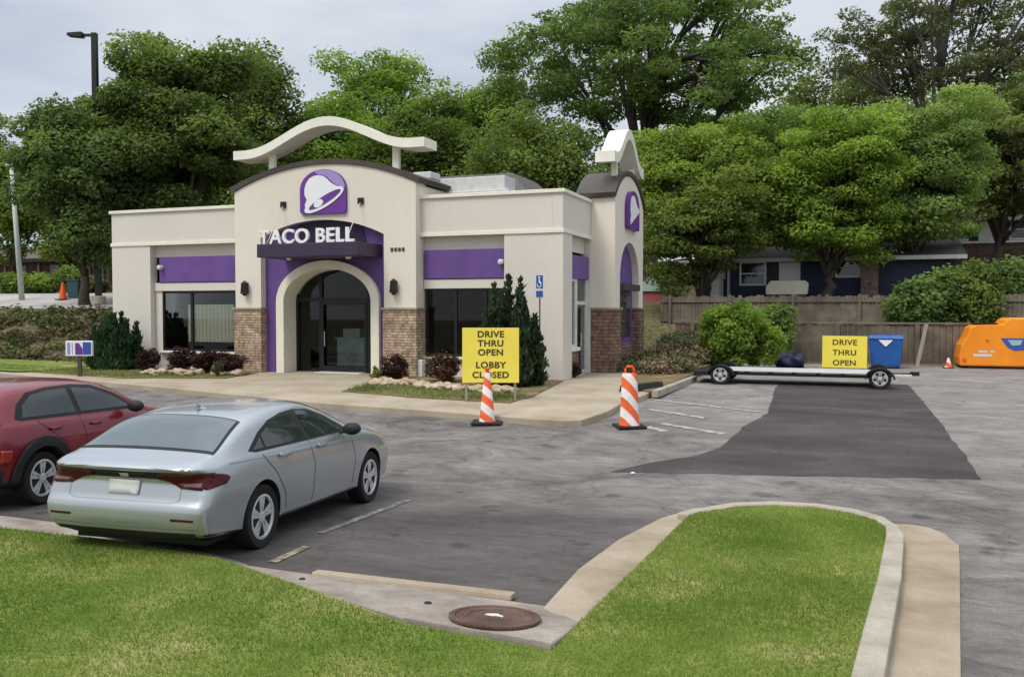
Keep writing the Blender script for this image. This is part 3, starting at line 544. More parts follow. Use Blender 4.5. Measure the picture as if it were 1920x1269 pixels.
# ================================================================== the restaurant
ROOT = Vector((-15, 22.5, 0))
B = empty('restaurant_building', ROOT, 0, 'cream stucco restaurant with purple awning bands, stone piers and a swooping white roof crown', 'building')
def bp(mb, name, m, parent=None, **k): return mb.build(name, M[m] if isinstance(m, str) else [M[q] for q in m], parent or B, world=True, **k)
YF, YT, ZB = 22.58, 22.28, -.3
XL, XR = -22.8, -7.15
YB = 31.2
# walls ---------------------------------------------------------------
w = MB()
w.box(XL, -21.2, YF, YF+.32, ZB, 4.05).box(-8.85, XR-.3, YF, YF+.32, ZB, 4.05)
w.box(XL, -17.6, YF+.004, YF+.30, 4.05, 5.10).box(-11.4, XR-.3, YF+.004, YF+.30, 4.05, 5.10)
for x0, x1 in ((-21.2, -17.6), (-11.4, -8.85)):
    w.box(x0, x1, YF+.24, YF+.32, 3.66, 4.05).box(x0, x1, YF+.2, YF+.32, ZB, .62)
w.box(XL, XL+.3, YF+.32, YB, ZB, 5.10).box(XL+.3, XR, YB-.3, YB, ZB, 5.10)
# side wall towards the drive-through
w.box(XR-.3, XR, YF, 23.42, ZB, 4.05).box(XR-.3, XR, 25.30, YB-.3, ZB, 4.05).box(XR-.3, XR-.004, YF, YB-.3, 4.05, 5.10).box(XR-.3, XR-.2, 23.42, 25.3, 3.6, 4.05)
bp(w, 'wall', 'stucco2', bevel=.008)
# trim bands and parapet cap
t = MB(); t.box(XL-.03, -17.6, YF-.035, YF+.002, 4.03, 4.14).box(XL-.035, XL-.001, YF-.03, YB, 4.031, 4.139); bp(t, 'cornice', 'trim', bevel=.008)
t = MB(); t.box(-11.4, XR+.034, YF-.035, YF+.002, 4.03, 4.14).box(XR, XR+.035, YF-.03, 25.3, 4.031, 4.139); bp(t, 'cornice', 'trim', bevel=.008)
t = MB(); t.box(XL-.06, -17.6, YF-.06, YF+.36, 5.10, 5.2).box(XL-.058, XL+.36, YF+.30, YB+.06, 5.101, 5.199); bp(t, 'parapet_cap', 'trim', bevel=.012)
t = MB(); t.box(-11.4, XR+.06, YF-.06, YF+.36, 5.10, 5.2).box(XR-.36, XR+.058, YF+.30, YB+.06, 5.101, 5.199); bp(t, 'parapet_cap', 'trim', bevel=.012)
# flat roof, rooftop hip and equipment
t = MB(); t.box(XL+.3, XR-.3, YF+.3, YB-.3, 4.6, 4.7); bp(t, 'roof', 'charcoal')
t = MB()
def hip(mb, x0, x1, y0, y1, z0, z1, ins):
    mb.add([(x0, y0, z0), (x1, y0, z0), (x1, y1, z0), (x0, y1, z0), (x0+ins, y0+ins, z1), (x1-ins, y0+ins, z1), (x1-ins, y1-ins, z1), (x0+ins, y1-ins, z1)],
        [(3, 2, 1, 0), (4, 5, 6, 7), (0, 1, 5, 4), (1, 2, 6, 5), (2, 3, 7, 6), (3, 0, 4, 7)])
hip(t, -19.8, -8.6, 25.3, 30.9, 4.9, 6.42, 1.7); bp(t, 'hip_roof', 'shingle')
t = MB(); t.box(-11.6, -9.5, 24.3, 25.2, 5.50, 5.92).box(-11.75, -9.35, 24.2, 25.29, 5.40, 5.50).box(-11.5, -9.6, 24.35, 25.15, 4.7, 5.40); bp(t, 'rooftop_screen', 'offwhite', bevel=.02)
t = MB(); t.box(-13.0, -12.35, 25.2, 25.9, 6.1, 6.32).box(-12.8, -12.6, 25.4, 25.6, 4.7, 6.1); bp(t, 'rooftop_fan', 'offwhite', bevel=.03)
# front tower ----------------------------------------------------------
tx0, tx1 = -17.6, -11.4; rx0, rx1 = -16.66, -12.43
out_l = [(tx0, 1.98), (rx0, 1.98)]+seg_arc(rx0, rx1, 4.12, 4.60, 20)+[(rx1, 1.98), (tx1, 1.98)]+seg_arc(tx1, tx0, 5.55, 6.22, 32)
t = MB(); t.prism(out_l, 'y', YT, YF+.32); bp(t, 'tower_wall', 'stucco', bevel=.008)
for xx in (tx0, tx1-.3): t = MB(); t.box(xx, xx+.3, YF+.32, 24.8, 4.0, 5.5); bp(t, 'tower_side', 'stucco')
band = seg_arc(tx0-.08, tx1+.08, 5.53, 6.225, 32)+[(x, z+.14) for x, z in reversed(seg_arc(tx0-.16, tx1+.16, 5.53, 6.225, 32))]
t = MB(); t.prism(band, 'y', YT-.05, 24.9); bp(t, 'barrel_roof', 'bronze')
t = MB(); t.prism(seg_arc(tx0, tx1, 5.5, 6.2, 24), 'y', 24.7, 24.85); bp(t, 'gable_back', 'stucco')
# stone piers
for x0, x1 in ((tx0-.03, rx0+.02), (rx1-.02, tx1+.03)):
    t = MB(); t.box(x0, x1, YT-.05, YF+.3, ZB, 1.95); s = bp(t, 'stone_pier', 'stone', bevel=.01)
    c = MB(); c.box(x0-.03, x1+.03, YT-.09, YF+.31, 1.95, 2.02); bp(c, 'stone_cap', 'palewood', s, bevel=.01)
# purple recess with arched doorway
def door_arch(x0, x1, zs, zt, n=28): return [(x0, ZB)]+[(x, z) for x, z in arc((x0+x1)/2, zs, (x1-x0)/2, zt-zs, 180, 0, n)]+[(x1, ZB)]
dx0, dx1 = -16.20, -12.66
pan = [(rx0+.003, ZB)]+door_arch(dx0+.1, dx1-.1, 2.2, 3.3)+[(rx1-.003, ZB)]+[(rx1-.003, 4.11)]+seg_arc(rx1-.003, rx0+.003, 4.11, 4.59, 20)[1:]
t = MB(); t.prism(pan, 'y', YF-.06, YF+.12); bp(t, 'purple_panel', 'purple')
ring = door_arch(dx0, dx1, 2.2, 3.42)+door_arch(dx0+.27, dx1-.27, 2.2, 3.17)[::-1]
t = MB(); t.prism(ring, 'y', YF-.2, YF+.62); bp(t, 'door_surround', 'trim', bevel=.02)
# doors
gx0, gx1 = dx0+.27, dx1-.27; gy = YF+.5
fr = MB(); s = .05
for x in (gx0+.03, -15.05, -13.38, gx1-.03): fr.box(x-s, x+s, gy-.05, gy+.05, 0, 3.0 if -15.6 < x < -13.2 else 2.45)
fr.box(gx0, gx1, gy-.046, gy+.046, 2.22, 2.32).box(gx0, gx1, gy-.046, gy+.046, 0, .08); bp(fr, 'door_frame', 'black')
gl = MB(); gl.prism([(gx0, .05)]+arc((gx0+gx1)/2, 2.2, (gx1-gx0)/2, .96, 180, 0, 28)+[(gx1, .05)], 'y', gy+.01, gy+.018); bp(gl, 'entrance_glass', 'glass')
dr = MB(); dr.box(-15.0, -13.43, gy-.075, gy-.052, .08, .26).box(-15.0, -14.93, gy-.075, gy-.052, .26, 2.2).box(-13.5, -13.43, gy-.075, gy-.052, .26, 2.2).box(-14.93, -13.5, gy-.075, gy-.052, 2.1, 2.2)
d_ = bp(dr, 'door', 'black', bevel=.006); h = MB(); h.tube([(-14.86, gy-.13, .85), (-14.86, gy-.13, 1.3)], .018, 8).tube([(-14.86, gy-.13, .9), (-14.86, gy-.06, .9)], .014, 6).tube([(-14.86, gy-.13, 1.25), (-14.86, gy-.06, 1.25)], .014, 6); bp(h, 'handle', 'chrome', d_)
h = MB(); h.lathe([(.09, -.004), (.09, .004)], 20, (-13.18, gy-.002, 1.32), 'y'); bp(h, 'door_sticker', 'white')
h = MB(); h.box(-15.0, -13.45, gy-.5, gy-.06, .055, .08); bp(h, 'threshold', 'offwhite', bevel=.005)
# canopy with the name
cn = MB(); cn.box(-15.95, -12.62, 21.15, YF-.06, 3.46, 3.84); cv = bp(cn, 'canopy', 'darkmetal', bevel=.012)
bk = MB(); bk.prism([(-15.62, 3.84)]+[(x, z-.02) for x, z in seg_arc(rx0, rx1, 4.12, 4.58, 20) if -15.62 <= x <= -13.1]+[(-13.1, 3.84)], 'y', YF-.10, YF-.061); bp(bk, 'dark_recess_panel', 'inkpurple')  # dark purple panel on the recess wall, behind the letters
for x in (-15.3, -13.3):
    l_ = MB(); l_.lathe([(.07, 3.40), (.09, 3.46)], 12, (x, 21.8, 0)); bp(l_, 'canopy_light', 'chrome', cv)
lt = text_mesh('TACO BELL', .56, .04, 'lettering', M['white'], B, offset=.011, squeeze=.965, spacing=1.06); lt.location = Vector((-14.33, 21.22, 3.855))-ROOT
bb = [v.co.x for v in lt.data.vertices]; sc = 3.14/(max(bb)-min(bb)); cx = (max(bb)+min(bb))/2
for v in lt.data.vertices: v.co.x = (v.co.x-cx)*sc
for x in (-15.81, -13.16):
    q = MB(); q.box(x-.09, x+.09, YT-.06, YT-.003, 5.0, 5.18); a_ = bp(q, 'anchor_plate', 'black', bevel=.006)
    q = MB(); q.tube([(x, YT-.04, 5.05), (x+.02, 21.4, 3.85)], .012, 6); bp(q, 'support_rod', 'stucco2', a_)
# bell emblem
LX0, LX1, LZ0, LZ1 = -15.19, -13.62, 4.76, 6.06
def lp(u, v): return (LX0+(LX1-LX0)*u, LZ0+(LZ1-LZ0)*v)
def lpoly(P): return [lp(u, v) for u, v in P]
def lell(cu, cv, a, b, ang, n=36): return [lp(cu+a*math.cos(k*2*math.pi/n)*math.cos(R(ang))-b*math.sin(k*2*math.pi/n)*math.sin(R(ang)), cv+a*math.cos(k*2*math.pi/n)*math.sin(R(ang))+b*math.sin(k*2*math.pi/n)*math.cos(R(ang))) for k in range(n)]
back = [(.06, 0), (.96, 0), (1, .05), (1, .55)]+[(.5+.5*math.cos(R(a)), .55+.45*math.sin(R(a))) for a in range(8, 173, 8)]+[(0, .55), (0, .06)]
e0 = MB(); e0.prism(lpoly(back), 'y', YT-.08, YT-.003); em = bp(e0, 'bell_emblem', 'violet', bevel=.01)
cres = [(.5+.485*math.cos(R(a)), .55+.437*math.sin(R(a))) for a in range(3, 112, 6)]+[(.40, .885), (.52, .87), (.60, .82), (.68, .73), (.80, .63), (.95, .57)]
e1 = MB(); e1.prism(lpoly(cres), 'y', YT-.086, YT-.081); bp(e1, 'emblem_highlight', 'lilac', em)
dome = [(.13, .10), (.115, .22), (.16, .33), (.11, .44), (.11, .58), (.15, .71), (.22, .81), (.32, .86), (.42, .87), (.52, .845), (.60, .78), (.68, .69), (.80, .61), (.94, .57), (.955, .50)]
e2 = MB(); e2.prism(lpoly(dome), 'y', YT-.096, YT-.087); e2.prism(lell(.535, .31, .49, .155, 31), 'y', YT-.100, YT-.0965); bp(e2, 'bell', 'white', em)
e3 = MB(); e3.prism(lell(.555, .315, .40, .085, 31), 'y', YT-.106, YT-.101); bp(e3, 'bell_mouth', 'violet', em)
e4 = MB(); e4.prism(lell(.42, .235, .115, .075, 38), 'y', YT-.112, YT-.107); bp(e4, 'bell_clapper', 'white', em)
# number plate on the right pier, wall lanterns
q = MB()
for k in range(4): q.box(-12.20+k*.12, -12.12+k*.12, YT-.02, YT-.002, 3.62, 3.72)
bp(q, 'house_number', 'bronze')
for x in (-17.17, -12.05):
    q = MB(); q.box(x-.06, x+.06, YT-.05, YT-.003, 2.5, 2.78).prism([(x-.10, 2.44), (x+.10, 2.44), (x+.07, 2.75), (x-.07, 2.75)], 'y', YT-.2, YT-.05); q.lathe([(.02, 2.84), (.12, 2.75)], 8, (x, YT-.12, 0)).lathe([(.05, 2.38), (.08, 2.44)], 8, (x, YT-.12, 0))
    bp(q, 'wall_lantern', 'black', bevel=.006)
# windows ---------------------------------------------------------------
for x0, x1 in ((-21.2, -17.6), (-11.4, -8.85)):
    a = MB(); a.box(x0+.26 if x0 < -20 else x0+.06, x1-.02, YF+.12, YF+.22, 2.84, 3.66); bp(a, 'awning_band', 'purple', bevel=.01)
    a = MB(); a.box(x0+.02, x1-.02, YF+.15, YF+.30, 2.56, 2.82).box(x0+.02, x0+.3, YF+.2, YF+.3, .62, 2.56) if x0 < -20 else a.box(x0+.02, x1-.02, YF+.15, YF+.30, 2.56, 2.82); bp(a, 'window_head', 'stucco2', bevel=.008)
    xa = x0+.3 if x0 < -20 else x0+.05; xb = x1-.02
    f = MB(); g = .045
    f.box(xa, xb, YF+.20, YF+.27, .62, .70).box(xa, xb, YF+.20, YF+.27, 2.49, 2.56).box(xa, xa+.07, YF+.20, YF+.27, .7, 2.49).box(xb-.07, xb, YF+.20, YF+.27, .7, 2.49)
    xm = [xa+(xb-xa)*.36] if x0 < -20 else [xa+(xb-xa)*.38, xa+(xb-xa)*.75]
    for x in xm: f.box(x-g, x+g, YF+.20, YF+.27, .7, 2.49)
    wf = bp(f, 'window', 'black', bevel=.005)
    p = MB(); p.box(xa+.07, xb-.07, YF+.23, YF+.238, .7, 2.49); bp(p, 'pane', 'glass', wf)
    p = MB(); p.box(xa-.05, xb, YF+.06, YF+.199, .56, .625); bp(p, 'sill', 'trim', wf, bevel=.008)
q = MB(); q.box(-19.95, -18.15, YF+.30, YF+.32, .92, 2.12)
for k in range(12): q.box(-19.92+k*.148, -19.81+k*.148, YF+.285, YF+.30, .94, 2.10)
bp(q, 'window_blind', 'blind')
# spot camera on the awning bands
for x, z in ((-20.82, 3.32), (-8.95, 3.28)):
    q = MB(); q.lathe([(.02, -.16), (.075, -.14), (.075, 0)], 10, (x, YF+.10, z), 'y'); q.box(x-.04, x+.04, YF+.10, YF+.13, z-.06, z+.06); bp(q, 'flood_lamp', 'offwhite')
# side window and side door
a = MB(); a.box(XR-.14, XR-.05, 23.46, 25.26, 2.84, 3.5); bp(a, 'awning_band', 'purple', bevel=.008)
f = MB(); f.box(XR-.2, XR-.1, 23.42, 23.5, .9, 2.84).box(XR-.2, XR-.1, 24.05, 24.15, .9, 2.84).box(XR-.2, XR-.1, 23.5, 24.05, 2.76, 2.84).box(XR-.2, XR-.1, 23.5, 24.05, .9, .98); wf = bp(f, 'window', 'offwhite', bevel=.005)
p = MB(); p.box(XR-.16, XR-.152, 23.5, 24.05, .98, 2.76); bp(p, 'pane', 'glass', wf)
p = MB(); p.box(XR-.2, XR+.04, 23.38, 24.12, .80, .90); bp(p, 'sill', 'trim', wf, bevel=.008)
p = MB(); p.box(XR-.25, XR-.02, 23.42, 24.10, ZB, .80); bp(p, 'stone_pier', 'redstone')
f = MB(); f.box(XR-.2, XR-.1, 24.15, 24.25, ZB, 2.84).box(XR-.2, XR-.1, 25.18, 25.29, ZB, 2.84).box(XR-.2, XR-.1, 24.25, 25.18, 2.1, 2.2).box(XR-.2, XR-.1, 24.25, 25.18, ZB, .2); df = bp(f, 'door', 'offwhite', bevel=.005)
p = MB(); p.box(XR-.16, XR-.152, 24.25, 25.18, .2, 2.84); bp(p, 'pane', 'glass', df)
p = MB(); p.tube([(XR-.03, 24.4, .9), (XR-.03, 24.4, 1.3)], .018); bp(p, 'handle', 'chrome', df)
# side tower over the drive-through window ---------------------------------
SX = -6.42; SY0, SY1 = 25.32, 29.1; sc_ = (SY0+SY1)/2; oy0, oy1 = SY0+.62, SY1-.62
o2 = [(SY0, 1.98), (oy0, 1.98), (oy0, 2.9)]+arc(sc_, 2.9, (oy1-oy0)/2, 1.15, 180, 0, 18)[1:]+[(oy1, 1.98), (SY1, 1.98)]+seg_arc(SY1, SY0, 5.25, 6.1, 24)
t = MB(); t.prism(o2, 'x', SX-.3, SX).box(XR, SX-.3, SY0, SY0+.3, 1.98, 5.25).box(XR, SX-.3, SY1-.3, SY1, 1.98, 5.25); bp(t, 'tower_wall', 'stucco', bevel=.008)
band = seg_arc(SY0-.1, SY1+.1, 5.26, 6.12, 28)+[(y, z+.13) for y, z in reversed(seg_arc(SY0-.17, SY1+.17, 5.26, 6.12, 28))]
t = MB(); t.prism(band, 'x', XR-.42, SX+.05); bp(t, 'barrel_roof', 'bronze')
for y0, y1 in ((SY0-.03, oy0+.02), (oy1-.02, SY1+.03)):
    t = MB(); t.box(XR, SX+.04, y0, y1, ZB, 1.95); s = bp(t, 'stone_pier', 'redstone', bevel=.01)
    c = MB(); c.box(XR, SX+.08, y0-.04, y1+.04, 1.95, 2.02); bp(c, 'stone_cap', 'palewood', s, bevel=.01)
t = MB(); t.box(SX-.16, SX-.10, oy0, oy1, ZB, 4.04); t2 = MB(); t2.box(SX-.1, SX-.09, oy0+.25, oy1-.25, 1.1, 2.9)
tp = MB(); tp.prism([(oy0+.003, .9), (oy1-.003, .9), (oy1-.003, 2.9)]+arc(sc_, 2.9, (oy1-oy0)/2-.003, 1.14, 0, 180, 18)+[(oy0+.003, 2.9)], 'x', SX-.28, SX-.22); bp(tp, 'purple_panel', 'purple')
tp = MB(); tp.box(SX-.28, SX-.2, oy0+.02, oy1-.02, ZB, .9); bp(tp, 'panel_base', 'redstone')
tp = MB(); tp.box(SX-.22, SX-.2, oy0+.35, oy1-.35, 1.1, 2.4); bp(tp, 'service_window', 'carglass')
tp = MB(); tp.box(SX-.2, SX+.1, oy0+.25, oy1-.25, 2.55, 2.75); bp(tp, 'service_canopy', 'bronze')
# side emblem, standing proud of the face
def sp(u, v): return (sc_-.72+1.44*u, 4.45+1.2*v)
e0 = MB(); e0.prism([sp(u, v) for u, v in back], 'x', SX+.003, SX+.14); em = bp(e0, 'bell_emblem', 'violet', bevel=.01)
e2 = MB(); e2.prism([sp(u, v) for u, v in dome], 'x', SX+.142, SX+.150); bp(e2, 'bell', 'white', em)
# swooping crowns
def crown_profile(h, hw, flat=.24, n=40):
    top = []
    for i in range(n+1):
        u = -1+2*i/n; k = min(1, abs(u)/(1-flat*.55)); top.append((u*hw, h*(.5+.5*math.cos(math.pi*k))))
    return top
cp = crown_profile(.80, 3.2)
poly = [(-14.17+x, 6.72+z) for x, z in cp]+[(-14.17+x, 6.46+z) for x, z in reversed(cp)]
t = MB(); t.prism(poly, 'y', 21.95, 22.75); cr = bp(t, 'roof_crown', 'crown', bevel=.012)
for x in (-16.25, -12.05): t = MB(); t.box(x-.1, x+.1, 22.3, 22.42, 5.6, 6.60); bp(t, 'crown_post', 'crown', cr)
cp = crown_profile(.95, 1.95)
poly = [(sc_+x, 6.62+z) for x, z in cp]+[(sc_+x, 6.30+z) for x, z in reversed(cp)]
t = MB(); t.prism(poly, 'x', -7.02, -6.42); cr = bp(t, 'roof_crown', 'crown', bevel=.012)
for y in (SY0+.75, SY1-.75): t = MB(); t.box(-6.72, -6.55, y-.07, y+.07, 5.5, 6.5); bp(t, 'crown_post', 'crown', cr)
# inside
t = MB()
t.box(XL+.31, XR-.31, 29.0, 29.1, 0, 4.5).box(XL+.31, XR-.31, YF+.9, 29, -.06, .005).box(XL+.31, XR-.31, YF+.33, 29, 3.6, 3.65).box(XL+.3, XL+.36, YF+.4, 29, 0, 3.6)
bp(t, 'interior', 'room')
t = MB(); t.box(-15.2, -13.5, 24.2, 24.9, 0.006, 1.02).box(-15.25, -13.45, 24.15, 24.95, 1.02, 1.07).box(-14.75, -14.1, 24.19, 24.199, .60, .74).box(-15.1, -14.5, 24.4, 24.8, 1.07, 1.35); bp(t, 'reflection_counter', 'counter')  # counter placed and tinted teal-grey to stand for the door glass reflection
for x in (-20.2, -10.3):
    t = MB(); t.box(x-.5, x+.5, 24.3, 25.0, .72, .76).box(x-.05, x+.05, 24.6, 24.7, 0, .72).box(x-.9, x-.6, 24.2, 25.1, .42, .48).box(x-.95, x-.88, 24.2, 25.1, 0, 1.0); bp(t, 'dining_table', 'room')

# ================================================================== cars
def interp_stations(S, n):
    S = np.array(S, float); y = S[:, 0]; return S
def car_body(stations, wheels, wr, well_w, paint, warp=None):
    """loft half sections along the car, mirror, smooth, cut the wheel wells.
    station: y, z bottom, z shoulder, z top, half width max, half width shoulder, half width roof edge"""
    st = []
    for y, zb, zs, zt, w, ws, wr_ in stations:
        h = zt-zs; zm = zb+(zs-zb)*.50
        st.append([(0, zb), (w*.80, zb), (w*.955, zb+.07), (w*.995, zm), (w*1.0, zm+(zs-zm)*.45), (ws*1.0, zs-.03), (ws*.955, zs+min(.03, h*.25)),
                   (wr_+(ws*.955-wr_)*.42, zs+h*.60), (wr_, zt-min(.055, h*.20)), (wr_*.62, zt-min(.014, h*.08)), (0, zt)])
    n = len(st[0]); V = []; F = []
    for (y, *_), sec in zip(stations, st):
        V += [(x, y, z) for x, z in sec]+[(-x, y, z) for x, z in sec[1:-1]]
    m = 2*n-2
    def idx(s, k, side): return s*m+(k if side > 0 or k in (0, n-1) else n+k-1)
    for s in range(len(st)-1):
        for k in range(n-1):
            F.append((idx(s, k, 1), idx(s+1, k, 1), idx(s+1, k+1, 1), idx(s, k+1, 1)))
            F.append((idx(s, k, -1), idx(s, k+1, -1), idx(s+1, k+1, -1), idx(s+1, k, -1)))
    for s, fl in ((0, 1), (len(st)-1, -1)):
        for k in range(n-1):
            q = [idx(s, k, 1), idx(s, k+1, 1), idx(s, k+1, -1), idx(s, k, -1)]
            q = list(dict.fromkeys(q)); F.append(tuple(q) if fl > 0 else tuple(reversed(q)))
    me = bpy.data.meshes.new('body'); me.from_pydata(V, [], F); me.materials.append(paint)
    bm = bmesh.new(); bm.from_mesh(me); bmesh.ops.recalc_face_normals(bm, faces=bm.faces); bm.to_mesh(me); bm.free()
    cr_ = me.attributes.new('crease_edge', 'FLOAT', 'EDGE'); rail = set()
    for s in range(len(st)-1):
        for k in (2, 5):
            for side in (1, -1): rail.add(frozenset((idx(s, k, side), idx(s+1, k, side))))
    for e in me.edges:
        if frozenset(e.vertices) in rail: cr_.data[e.index].value = .62
    o = bpy.data.objects.new('body', me); C.objects.link(o)
    sub = o.modifiers.new('s', 'SUBSURF'); sub.levels = sub.render_levels = 2
    cuts = []
    for y in wheels:
        for sx in (-1, 1):
            c = MB(); c.lathe([(wr, 0), (wr, well_w)], 40, (0, 0, 0), 'x'); cm = c.build('well', M['charcoal']); cm.location = ((.62 if sx > 0 else -.62-well_w), y, .335); cuts.append(cm)
            b = o.modifiers.new('b', 'BOOLEAN'); b.operation = 'DIFFERENCE'; b.object = cm; b.solver = 'EXACT'; b.material_mode = 'TRANSFER'
    dg = bpy.context.evaluated_depsgraph_get(); dg.update(); ev = bpy.data.meshes.new_from_object(o.evaluated_get(dg))
    bpy.data.objects.remove(o)
    for c in cuts: bpy.data.objects.remove(c)
    ev.name = 'body'
    if warp:
        for v in ev.vertices: warp(v.co)
        ev.update()
    bm = bmesh.new(); bm.from_mesh(ev); bvh = BVHTree.FromBMesh(bm); bm.free()
    return ev, bvh
def patch(bvh, poly, view, off, m, name, parent, step=.05, thick=0.0, sgn=1):
    "a thin piece laid on the body: outline in (y, z) seen from a side, (x, y) from above or (x, z) from an end"
    bm = grid_poly(poly, step); dead = []
    for v in bm.verts:
        a, b = v.co.x, v.co.y
        if view == 'side': o, d = Vector((3*sgn, a, b)), Vector((-sgn, 0, 0))
        elif view == 'top': o, d = Vector((a, b, 4)), Vector((0, 0, -1))
        elif view == 'rear': o, d = Vector((a, -5, b)), Vector((0, 1, 0))
        else: o, d = Vector((a, 8, b)), Vector((0, -1, 0))
        h = bvh.ray_cast(o, d)
        if h[0] is None: dead.append(v); continue
        nn = h[1] if h[1].dot(d) < 0 else -h[1]
        v.co = h[0]+nn*off
    if dead: bmesh.ops.delete(bm, geom=dead, context='VERTS')
    bmesh.ops.recalc_face_normals(bm, faces=bm.faces)
    d = {'side': Vector((sgn, 0, 0)), 'top': Vector((0, 0, 1)), 'rear': Vector((0, -1, 0)), 'front': Vector((0, 1, 0))}[view]
    if sum((f.normal.dot(d) for f in bm.faces)) < 0: bmesh.ops.reverse_faces(bm, faces=bm.faces)
    me = bpy.data.meshes.new(name); bm.to_mesh(me); bm.free()
    o = link(name, me, M[m], parent, smooth=True)
    if thick: s = o.modifiers.new('t', 'SOLIDIFY'); s.thickness = thick; s.offset = 1
    return o
def strip(bvh, pts, w, view, off, m, name, parent, sgn=1):
    "narrow band along a line on the body"
    L_ = []; R_ = []
    for i, p in enumerate(pts):
        a = Vector(pts[max(i-1, 0)]); b = Vector(pts[min(i+1, len(pts)-1)]); d = (b-a).normalized(); n = Vector((-d.y, d.x))*w/2
        L_.append((p[0]+n.x, p[1]+n.y)); R_.append((p[0]-n.x, p[1]-n.y))
    return patch(bvh, L_+R_[::-1], view, off, m, name, parent, step=.06, sgn=sgn)
def mirror(P): return [(-x, y) for x, y in reversed(P)]
def make_wheel(root, x, y, r, wd, spokes, rim_r):
    sg = 1 if x > 0 else -1
    t = MB(); h = wd/2
    t.lathe([(rim_r-.02, -h*.75), (rim_r, -h*.9), (r*.93, -h), (r*.985, -h*.82), (r, -h*.5), (r, h*.5), (r*.985, h*.82), (r*.93, h), (rim_r, h*.9), (rim_r-.02, h*.75)], 40, (0, 0, 0), 'x')
    wheel = t.build('wheel', M['tyre'], root, smooth=True); wheel.location = (x, y, r); wheel.modifiers.new('e', 'EDGE_SPLIT').split_angle = R(40)
    q = MB(); q.lathe([(rim_r-.002, h*.55*sg), (rim_r, h*.93*sg), (rim_r-.022, h*.96*sg), (rim_r-.035, h*.6*sg)], 40, (0, 0, 0), 'x')
    q.lathe([(.055, h*.55*sg), (.06, h*.86*sg), (.03, h*.9*sg)], 16, (0, 0, 0), 'x')
    for k in range(spokes):
        a = 2*math.pi*k/spokes+.3
        for da, wdt in ((-.17, .030), (.17, .030)):
            ca, sa = math.cos(a+da), math.sin(a+da); ca0, sa0 = math.cos(a), math.sin(a); p = (-sa, ca); x0, x1 = h*.60*sg, h*.84*sg
            q.add([(x0, ca0*.04+p[0]*wdt, sa0*.04+p[1]*wdt), (x0, ca0*.04-p[0]*wdt, sa0*.04-p[1]*wdt), (x0, ca*(rim_r-.02)-p[0]*wdt, sa*(rim_r-.02)-p[1]*wdt), (x0, ca*(rim_r-.02)+p[0]*wdt, sa*(rim_r-.02)+p[1]*wdt),
                   (x1, ca0*.05+p[0]*wdt*.8, sa0*.05+p[1]*wdt*.8), (x1, ca0*.05-p[0]*wdt*.8, sa0*.05-p[1]*wdt*.8), (x1, ca*(rim_r-.02)-p[0]*wdt*.7, sa*(rim_r-.02)-p[1]*wdt*.7), (x1, ca*(rim_r-.02)+p[0]*wdt*.7, sa*(rim_r-.02)+p[1]*wdt*.7)],
                  [(3, 2, 1, 0), (4, 5, 6, 7), (0, 1, 5, 4), (1, 2, 6, 5), (2, 3, 7, 6), (3, 0, 4, 7)])
    q.build('rim', M['alloy'], wheel)
    d = MB(); d.lathe([(rim_r-.04, h*.30*sg), (rim_r-.04, h*.42*sg)], 24, (0, 0, 0), 'x'); d.build('brake_disc', M['black'], wheel)
    return wheel

# ---- the grey sedan (origin on the ground under the rear axle, nose towards +y)
SED_POS = (-6.50, 7.40, -.475); SED_H = R(5.0)
sed = empty('parked_car', SED_POS, SED_H, 'silver grey four-door sedan parked tail towards the lawn', 'car', None, R(-1.5)); sed.scale = (1, .91, 1)
S_ = [(-1.075, .38, .83, .915, .80, .73, .58), (-1.055, .30, .865, .96, .875, .80, .67), (-.97, .26, .925, 1.025, .92, .855, .735), (-.82, .24, .965, 1.06, .925, .87, .765),
      (-.68, .22, .985, 1.095, .93, .88, .775), (-.42, .21, 1.0, 1.235, .93, .885, .755), (-.14, .20, 1.005, 1.355, .93, .885, .715), (.18, .20, 1.005, 1.415, .93, .885, .68), (.60, .20, 1.0, 1.45, .93, .885, .645),
      (1.10, .20, .995, 1.463, .93, .885, .62), (1.55, .20, .985, 1.435, .93, .885, .61), (1.95, .20, .975, 1.33, .93, .88, .62), (2.32, .20, .96, 1.165, .93, .875, .67), (2.65, .20, .935, 1.035, .93, .87, .73), (3.02, .20, .90, .975, .925, .86, .74),
      (3.40, .21, .845, .905, .905, .83, .70), (3.68, .24, .77, .81, .84, .76, .60), (3.82, .30, .66, .70, .72, .66, .50), (3.86, .36, .60, .63, .60, .56, .42)]
def tail_shape(v):
    "boot lip, hollow number-plate panel and bumper step"
    w_ = min(1, max(0, (-.78-v.y)/.2)); w_ *= w_*(3-2*w_)/max(w_, 1e-6) if w_ > 0 else 0
    v.y += w_*float(np.interp(v.z, [.25, .36, .46, .58, .66, .80, .88, .95, .995, 1.06], [.04, -.01, -.055, -.055, .0, .045, .03, -.075, -.06, 0]))
me, bvh = car_body(S_, (0, 2.83), .385, .5, M['silver'], tail_shape)
body = link('body', me, [], sed, smooth=True); body.modifiers.new('e', 'EDGE_SPLIT').split_angle = R(35)
for x in (-.80, .80):
    for y in (0, 2.83): make_wheel(sed, x, y, .335, .225, 5, .232)
